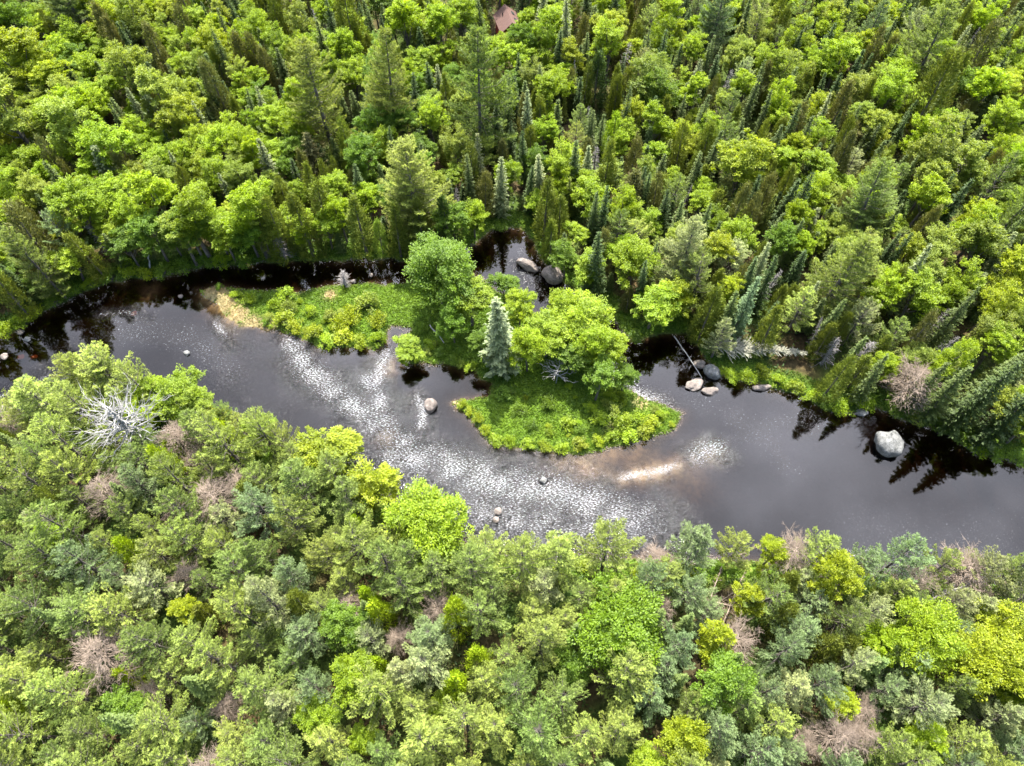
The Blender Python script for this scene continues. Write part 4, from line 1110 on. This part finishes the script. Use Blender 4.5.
# ------------------------------------------------------------------ grass and undergrowth
def scatter(name, pts, z, kindv, leaf, up, var, mat, color, label):
    n = len(pts)
    r = np.random.default_rng(hash(name) % 1000 + 5) if False else np.random.default_rng(len(name) * 17)
    Lv = Leaves()
    c = np.column_stack([pts, z + leaf * up * .4])
    d = unit(r.normal(0, 1, (n, 3)) * np.array((1, 1, .5)) + np.array((0, 0, up)))
    nn = unit(r.normal(0, .8, (n, 3)) + np.array((0, 0, 1.0 - up * .4)))
    Lv.add(c, d, nn, leaf * r.uniform(.7, 1.5, n), leaf * kindv * r.uniform(.7, 1.3, n), var)
    o = link(name, Lv.mesh(name, mat)); o.color = (*color, 1)
    tag(o, label, None, None, 'stuff')
    return o
lo_, hi_ = ISLAND_P.min(0), ISLAND_P.max(0)
ip = np.stack([rng.uniform(lo_[0], hi_[0], 110000), rng.uniform(lo_[1], hi_[1], 110000)], 1)
ip = ip[inside(ISLAND_P, ip)]
ip = ip[shore_fast(ip) > rng.uniform(-.1, .4, len(ip))]
sv = np.zeros(len(ip))
for (x, y, r) in [(238, 316, 2.2), (252, 325, 1.8), (268, 327, 1.8), (226, 303, 2.5), (300, 288, 1.2), (330, 296, 1.2), (215, 293, 2.5)]:
    sv = np.maximum(sv, hump(ip, x, y, r))
dryg = sv > rng.uniform(.25, .7, len(ip))
gw = waves(ip, .9, 21)
scatter('island_grass', ip[~dryg], ground_z(ip[~dryg], np.maximum(.02, shore_fast(ip[~dryg]))), .35, .42, .8, .45 + .5 * gw[~dryg] + rng.normal(0, .15, (~dryg).sum()), M_GRASS, (0.085, 0.150, 0.008), 'thick green grass covering the river island')
dg = ip[dryg]
scatter('dry_grass', dg, ground_z(dg, np.maximum(.02, shore_fast(dg))), .3, .32, .6, rng.uniform(.2, .9, len(dg)), M_GRASS, (0.20, 0.165, 0.085), 'straw coloured dry grass at the island tip')
bp_ = np.stack([rng.uniform(-125, 125, 500000), rng.uniform(20, 105, 500000)], 1)
bd = shore_fast(bp_)
m = (bd > rng.uniform(0, .5, len(bd))) & (bd < 4.0) & ~inside(ISLAND_P, bp_)
bp_, bd = bp_[m], bd[m]
scatter('bank_grass', bp_, ground_z(bp_, bd), .35, .45, .9, .4 + .5 * waves(bp_, .8, 22) + rng.normal(0, .15, len(bp_)), M_GRASS, (0.070, 0.130, 0.010), 'grass and sedge fringing the river banks')
up_ = np.stack([rng.uniform(-150, 150, 150000), rng.uniform(0, 190, 150000)], 1)
ux, uy, _ = project(np.column_stack([up_, np.zeros(len(up_))]))
m = (ux > -40) & (ux < 1064) & (uy > -40) & (uy < 820) & (waves(up_, .45, 23) > -.25)
up_ = up_[m]; ud = shore_fast(up_); m = (ud > 3) & ~inside(ISLAND_P, up_); up_, ud = up_[m], ud[m]
scatter('undergrowth', up_, ground_z(up_, ud) + rng.uniform(0, .9, len(up_)), .6, .5, .3, .35 + .4 * waves(up_, .6, 24) + rng.normal(0, .15, len(up_)), M_LEAF, (0.05, 0.10, 0.014), 'low leafy undergrowth on the forest floor')

# ------------------------------------------------------------------ the wood goes on outside the picture: one mass of simpler trees
def more_forest():
    r = np.random.default_rng(77)
    src = []
    for kd in ('pine', 'leafy', 'feathery', 'cedar'):
        for crown, trunk, R0, H0 in PROTO[kd][:3]:
            co = np.empty(len(crown.vertices) * 3, np.float32); crown.vertices.foreach_get('co', co)
            src.append((co.reshape(-1, 4, 3), R0, H0))
    P = np.stack([r.uniform(-240, 240, 24000), r.uniform(-22, 225, 24000)], 1)
    ax, ay, dep = project(np.column_stack([P, np.full(len(P), 8.0)]))
    ok = (shore_fast(P) > 1.5) & (dep > 5) & ~((ax > -30) & (ax < 1054) & (ay > -20) & (ay < 792)) & (ax > -330) & (ax < 1354) & (ay > -75) & (ay < 1000)
    P = P[ok]
    got = np.empty((0, 3)); V, A = [], []
    for x, y in P:
        south = y < 62
        q, R0, H0 = src[r.integers(0, 3) if south and r.random() < .8 else r.integers(3, len(src))]
        R = r.uniform(2.4, 3.8)
        if len(got) and ((got[:, 0] - x) ** 2 + (got[:, 1] - y) ** 2 < (.6 * (got[:, 2] + R)) ** 2).any(): continue
        if len(got) > 620: break
        got = np.vstack([got, (x, y, R)])
        w_ = q[r.integers(0, len(q), 1100)].astype(float)
        c = w_.mean(1, keepdims=True)
        w_ = c + (w_ - c) * 2.0
        a = r.uniform(0, 6.283); ca, sa = math.cos(a), math.sin(a)
        sc = min(R / R0, 1.6)
        w_ = np.stack([(w_[..., 0] * ca - w_[..., 1] * sa) * sc + x, (w_[..., 0] * sa + w_[..., 1] * ca) * sc + y, w_[..., 2] * sc + 1.0], -1)
        V.append(w_.reshape(-1, 3)); A.append(np.clip(r.uniform(.1, .8) + r.normal(0, .15, len(w_)), 0, 1))
    V = np.concatenate(V)
    o = link('surrounding_forest', new_mesh('surrounding_forest', V, np.arange(len(V)), 4, M_LEAF, {'var': np.concatenate(A)}))
    o.color = (0.135, 0.185, 0.03, 1)
    tag(o, 'the wood going on beyond the trees in view', None, None, 'stuff')
more_forest()

# ------------------------------------------------------------------ boulders
def boulder(name, px, py, wx, wy, hz, mat, label, z=None, seed=1, rz=0.0, sink=.35):
    import bmesh
    bm = bmesh.new()
    bmesh.ops.create_icosphere(bm, subdivisions=4, radius=1.0)
    r = np.random.default_rng(seed)
    cuts = [(Vector(r.normal(0, 1, 3)).normalized(), r.uniform(.62, .92)) for _ in range(9)]
    fr_ = [(Vector(r.normal(0, 1, 3)) * s, r.uniform(0, 6.28), a) for s, a in ((1.6, .09), (2.5, .07), (4.5, .05), (8, .03), (13, .02), (20, .012))]
    for v in bm.verts:
        p0 = v.co.copy()
        for nrm, lim in cuts:
            e = v.co.dot(nrm) - lim
            if e > 0: v.co -= nrm * e * .8
        v.co *= 1 + sum(a * math.sin(p0.dot(d) + f) for d, f, a in fr_)
    q = unproject(px, py, hz * .4)
    dep = float(np.dot(q - CAMP, FWD))
    mpp = dep / FPX
    me = bpy.data.meshes.new(name)
    for v in bm.verts:
        v.co = Vector((v.co.x * wx * mpp / 2, v.co.y * wy * mpp / 2, v.co.z * hz / 1.2))
    bm.to_mesh(me); bm.free()
    me.polygons.foreach_set('use_smooth', np.ones(len(me.polygons), bool))
    me.materials.append(mat)
    o = link(name, me)
    zz = max(0.0, gz(q[0], q[1])) if z is None else z
    if mat is M_RUSTROCK: zz = -hz * 1.05
    o.location = (q[0], q[1], zz + hz * (.5 - sink)); o.rotation_euler = (0, 0, rz)
    tag(o, label, 'boulder' if wx > 9 else 'rock', 'boulders in the river')
    return o
BO = [
 (890, 441, 26, 31, 2.6, M_GRANITE, 'giant pale grey boulder standing in the calm right pool', 3, .25),
 (430, 405, 14, 16, 1.5, M_PINKROCK, 'pinkish boulder alone in the glittering riffle beside the island', 4, .3),
 (543, 480, 8, 8, .7, M_GRANITE, 'small pale rock in the glittering riffle below the island', 5, 0),
 (498, 511, 8, 8, .6, M_PINKROCK, 'small pink rock near the near bank, upper of two', 6, 0),
 (496, 520, 7, 7, .5, M_PINKROCK, 'small pink rock near the near bank, lower of two', 7, 0),
 (694, 384, 20, 13, .7, M_PINKROCK, 'flat pale pink rock in the pool beside the thin log', 8, .6),
 (710, 391, 16, 9, .7, M_PINKROCK, 'low brownish rock in the reflection right of the flat pink rock', 9, .1),
 (712, 371, 16, 18, 1.6, M_GRANITE, 'grey boulder at the water edge below the fallen pale spruce', 10, .4),
 (700, 363, 11, 11, 1.0, M_BROWNROCK, 'dark grey rock tucked beside the grey water edge boulder', 11, .2),
 (762, 387, 22, 9, .8, M_PINKROCK, 'low pink rock along the far bank under the shrubs', 12, .1),
 (527, 264, 24, 14, 1.8, M_PINKROCK, 'brown boulder at the stream, left of the stream pair', 13, -.5),
 (553, 273, 22, 22, 2.4, M_PINKROCK, 'tall brown boulder at the stream, right of the stream pair', 14, .3),
 (186, 353, 7, 7, .5, M_GRANITE, 'small white rock in the dark river below the grass island tip', 15, 0),
 (180, 296, 5, 5, .4, M_PINKROCK, 'tiny pink rock in the black water by the far bank', 16, 0),
 (27, 339, 8, 6, .5, M_GRANITE, 'pale rock at the far bank of the dark bend', 17, 0),
 (20, 332, 8, 7, .6, M_BROWNROCK, 'dark rock behind the pale rock at the dark bend', 27, 0),
 (4, 356, 8, 7, .5, M_PINKROCK, 'pale pink rock at the end of the dark bend', 18, 0),
 (19, 356, 8, 7, .25, M_RUSTROCK, 'rust orange rock under the dark bend, left of two', 19, 0),
 (33, 356, 7, 6, .25, M_RUSTROCK, 'rust orange rock under the dark bend, right of two', 20, 0),
 (133, 312, 6, 6, .3, M_RUSTROCK, 'rust orange rock in the middle of the black channel', 21, 0),
 (371, 275, 4, 5, .4, M_PINKROCK, 'tiny pale rock in the channel behind the grass island', 22, 0),
 (354, 281, 5, 5, .4, M_PINKROCK, 'tiny rock touching the back edge of the grass island', 23, 0),
 (862, 412, 12, 8, .5, M_GRANITE, 'grey rock at the bank above the giant boulder', 24, 0),
 (4, 410, 20, 14, .8, M_PINKROCK, 'flat pink rock on the near bank at the dark bend', 25, 0),
]
for (px, py, wx, wy, hz, mat, lab, sd0, rz0) in BO:
    boulder('boulder', px, py, wx, wy, hz, mat, lab, seed=sd0, rz=rz0)

# pebbles along the waterlines
gq = np.stack([rng.uniform(-100, 100, 260000), rng.uniform(25, 100, 260000)], 1)
gqd = shore_fast(gq)
keep = (np.abs(gqd) < .45) & (rng.random(len(gq)) < np.clip(.25 + 1.1 * waves(gq, .5, 31), 0, 1))
gq, gqd = gq[keep], gqd[keep]
npb = len(gq)
octa = np.array([(1, 0, 0), (0, 1, 0), (-1, 0, 0), (0, -1, 0), (0, 0, .7), (0, 0, -.7)])
pv = octa[None] * rng.uniform(.06, .22, (npb, 1, 1)) * rng.uniform(.6, 1.3, (npb, 6, 1)) + np.column_stack([gq, np.maximum(ground_z(gq, gqd), -.08)])[:, None]
pf = (np.array([(0, 1, 4), (1, 2, 4), (2, 3, 4), (3, 0, 4), (1, 0, 5), (2, 1, 5), (3, 2, 5), (0, 3, 5)])[None] + (np.arange(npb) * 6)[:, None, None]).reshape(-1)
tag(link('shore_gravel', new_mesh('shore_gravel', pv.reshape(-1, 3), pf, 3, M_BROWNROCK)), 'loose pebbles along the waterlines', None, None, 'stuff')

# ------------------------------------------------------------------ logs and fallen trees
def log(name, a, b, r0, r1, mat, label, za=.3, zb=.3, side=0, seed=0, wob=.05, bt=1.0, bl=1.5):
    r = np.random.default_rng(seed)
    A, B = unproject(*a, za), unproject(*b, zb)
    T = Tubes()
    L = np.linalg.norm(B - A)
    T.add(curve(A, B, .02 * L, 8, r, wob), np.linspace(r0, r1, 8), 7)
    root = link(name, T.mesh(name, mat))
    tag(root, label, 'log')
    if side:
        C = Tubes()
        dx = unit(B - A)
        for i in range(side):
            f = r.uniform(.05, .98); o = A + (B - A) * f + np.array((0, 0, .02 * L * 4 * f * (1 - f)))
            l2 = (1.05 - f) * bl * r.uniform(.5, 1.2) + .15
            d = unit(np.cross(dx, unit(r.normal(0, 1, 3))) + dx * .45)
            if d[2] < -.2: d[2] *= -.5
            tip = o + d * l2
            C.add(curve(o, tip, -.05 * l2, 4, r, .03), np.linspace(.035, .012, 4) * bt, 3)
            for s in range(4):
                q = o + (tip - o) * r.uniform(.3, 1)
                C.add([q, q + unit(r.normal(0, 1, 3) + d) * r.uniform(.15, .4)], np.array([.018, .008]) * bt, 3)
        link('branches', C.mesh('log_branches', mat), root)
    return root
M_PALELOG = wood_mat('pale_fallen_wood', (0.22, 0.21, 0.15), (0.40, 0.39, 0.29), 2.0)
log('fallen_tree', (712, 347), (808, 354), .26, .03, M_PALELOG, 'pale dead spruce fallen sideways along the far bank with all its branches', 2.6, 2.4, 420, 5, bt=2.3, bl=2.7)
log('fallen_branch', (724, 344), (738, 318), .16, .03, M_DEAD, 'forked grey dead branch rising from the fallen pale spruce', 1.6, 3.6, 26, 6)
log('thin_log', (674, 336), (702, 378), .11, .06, M_DEAD, 'thin bare log lying out over the pool beside the flat pink rock', .35, .12, 0, 7)
log('thin_log', (430, 325), (444, 343), .12, .08, M_DEAD, 'short grey log on the island under the bright maple', 1.0, .8, 0, 8)
log('broken_log', (150, 268), (148, 251), .16, .12, M_DEAD, 'short white broken trunk standing on the far bank of the bend', 1.2, 4.0, 0, 9)
log('fallen_branch', (80, 264), (58, 248), .10, .03, M_DEAD, 'bleached dead branch hanging over the bank of the bend', 2.5, 6.0, 14, 10)
log('fallen_branch', (20, 302), (6, 286), .12, .03, M_DEAD, 'grey dead branch leaning at the bank of the dark bend', 1.2, 5.0, 22, 30)
for k_, (a, b) in enumerate([((696, 616), (738, 590)), ((705, 600), (760, 612)), ((715, 640), (745, 572)), ((728, 560), (762, 545)), ((700, 628), (722, 566))]):
    log('fallen_branch', a, b, .12, .03, M_TWIG, ['long brown branch lying lowest in the gap of the near forest', 'brown branch lying level across the gap of the near forest', 'steep brown branch standing in the gap of the near forest',
        'brown branch at the top of the gap of the near forest', 'brown branch along the left side of the near forest gap'][k_], 1.0 + .4 * k_, 2.0 + .5 * k_, 40, 40 + k_)
log('fallen_branch', (840, 562), (872, 548), .10, .03, M_DEAD, 'pale bare branch poking out beside the pool-edge pine', 7.0, 9.0, 14, 50)
log('fallen_branch', (930, 600), (985, 578), .14, .04, M_GREYTWIG, 'grey fallen branch below the bank bare tree', 5.0, 7.0, 60, 51)
log('fallen_branch', (22, 452), (8, 438), .16, .05, M_GREYTWIG, 'grey fallen trunk by the flat pink rock on the near bank', 3.0, 4.0, 20, 53)

# ------------------------------------------------------------------ the cabin
def box_mesh(name, boxes, mat):
    V, F = [], []
    for (x0, x1, y0, y1, z0, z1) in boxes:
        n = len(V)
        V += [(x0, y0, z0), (x1, y0, z0), (x1, y1, z0), (x0, y1, z0), (x0, y0, z1), (x1, y0, z1), (x1, y1, z1), (x0, y1, z1)]
        F += [[n + i for i in f] for f in ((0, 3, 2, 1), (4, 5, 6, 7), (0, 1, 5, 4), (1, 2, 6, 5), (2, 3, 7, 6), (3, 0, 4, 7))]
    me = bpy.data.meshes.new(name); me.from_pydata(V, [], F); me.materials.append(mat); me.update()
    return me
def poly_mesh(name, V, F, mat):
    me = bpy.data.meshes.new(name); me.from_pydata(V, [], F); me.materials.append(mat); me.update()
    return me
def plain(name, col, rough=.7, stripe=None):
    k = NT(name)
    tcn = k.n('TexCoord')
    f = k.noise(3.0, 5, tcn.outputs['Object'])
    c = k.mixc(.6, col, k.ramp(f, [(.3, (.75, .75, .75)), (.7, (1.2, 1.2, 1.2))]), 'MULTIPLY')
    p = k.n('BsdfPrincipled'); p.inputs['Roughness'].default_value = rough
    if stripe:
        wv = k.n('TexWave', wave_type='BANDS', bands_direction=stripe[0]); wv.inputs['Scale'].default_value = stripe[1]
        k.l(tcn.outputs['Object'], wv.inputs['Vector'])
        c = k.mixc(.5, c, k.ramp(wv.outputs['Fac'], [(.1, (.7, .7, .7)), (.35, (1, 1, 1))]), 'MULTIPLY')
        b = k.n('Bump'); b.inputs['Strength'].default_value = .4; b.inputs['Distance'].default_value = .05
        k.l(wv.outputs['Fac'], b.inputs['Height']); k.l(b.outputs[0], p.inputs['Normal'])
    k.l(c, p.inputs['Base Color']); k.l(p.outputs[0], k.out.inputs['Surface'])
    return k.m
M_RED = plain('red_boards', (0.26, 0.022, 0.018), .7, ('Z', 6.0))
M_ROOF = plain('brown_shingles', (0.080, 0.038, 0.027), .75, ('Y', 2.2))
M_TRIM = plain('pale_trim', (0.55, 0.50, 0.46), .6)
M_GLASS = plain('dark_glass', (0.03, 0.035, 0.04), .1)
cab = bpy.data.objects.new('cabin', None); COL.objects.link(cab)
q = unproject(508.5, 25, 5.2)
cab.location = (q[0], q[1], gz(q[0], q[1])); cab.rotation_euler = (0, 0, rad(14))
tag(cab, 'small red wooden cabin with a brown gable roof in the far forest', 'cabin')
W2, L2, EH, RH = 2.3, 3.3, 4.0, 5.9
link('wall', poly_mesh('cabin_walls', [(-W2, -L2, -.3), (W2, -L2, -.3), (W2, L2, -.3), (-W2, L2, -.3), (-W2, -L2, EH), (W2, -L2, EH), (W2, L2, EH), (-W2, L2, EH), (0, -L2, RH), (0, L2, RH)],
     [(0, 1, 5, 8, 4), (1, 2, 6, 5), (2, 3, 7, 9, 6), (3, 0, 4, 7)], M_RED), cab)
oh, th = .45, .14
sl_ = (RH - EH) / W2
ex, ez = W2 + oh, EH - oh * sl_
rf = link('roof', poly_mesh('cabin_roof', [(-ex, -L2 - .5, ez + .05), (0, -L2 - .5, RH + .05), (ex, -L2 - .5, ez + .05), (-ex, L2 + .5, ez + .05), (0, L2 + .5, RH + .05), (ex, L2 + .5, ez + .05),
     (-ex, -L2 - .5, ez + .05 + th), (0, -L2 - .5, RH + .05 + th), (ex, -L2 - .5, ez + .05 + th), (-ex, L2 + .5, ez + .05 + th), (0, L2 + .5, RH + .05 + th), (ex, L2 + .5, ez + .05 + th)],
     [(0, 1, 4, 3), (1, 2, 5, 4), (6, 9, 10, 7), (7, 10, 11, 8), (0, 6, 7, 1), (1, 7, 8, 2), (3, 4, 10, 9), (4, 5, 11, 10), (0, 3, 9, 6), (2, 8, 11, 5)], M_ROOF), cab)
ang = math.atan(sl_)
for yy in (-1.2, 1.5):
    s_ = link('skylight', box_mesh('skylight', [(-.38, .38, -.55, .55, 0, .12)], M_GLASS), rf)
    s_.location = (1.35, yy, RH - 1.35 * sl_ + .05 + th + .02); s_.rotation_euler = (0, ang, 0)
vp = Tubes(); vp.add([(0, 0, -.3), (0, 0, .3), (0, 0, .55)], [.13, .13, .12], 10)
v_ = link('vent_pipe', vp.mesh('vent_pipe', M_GLASS), rf); v_.location = (-1.1, 1.0, RH - 1.1 * sl_ + .2)
for (x, z, w_, h_) in ((-.9, 1.1, .9, 1.1), (0.1, 3.6, 1.0, 1.0)):
    f_ = link('window', box_mesh('window_frame', [(x - w_ / 2 - .1, x + w_ / 2 + .1, -L2 - .08, -L2 - .003, z - .1, z + h_ + .1)], M_TRIM), cab)
    link('pane', box_mesh('window_pane', [(x - w_ / 2, x + w_ / 2, -L2 - .1, -L2 - .083, z, z + h_)], M_GLASS), f_)
d_ = link('door', box_mesh('cabin_door', [(.5, 1.4, -L2 - .07, -L2 - .003, 0, 2.1)], M_TRIM), cab)
link('handle', box_mesh('door_handle', [(.6, .68, -L2 - .14, -L2 - .073, 1.0, 1.1)], M_GLASS), d_)
link('deck', box_mesh('cabin_deck', [(-W2, W2, -L2 - 1.8, -L2 - .103, -.3, .25)], plain('deck_boards', (.22, .15, .11), .8, ('X', 4.0))), cab)
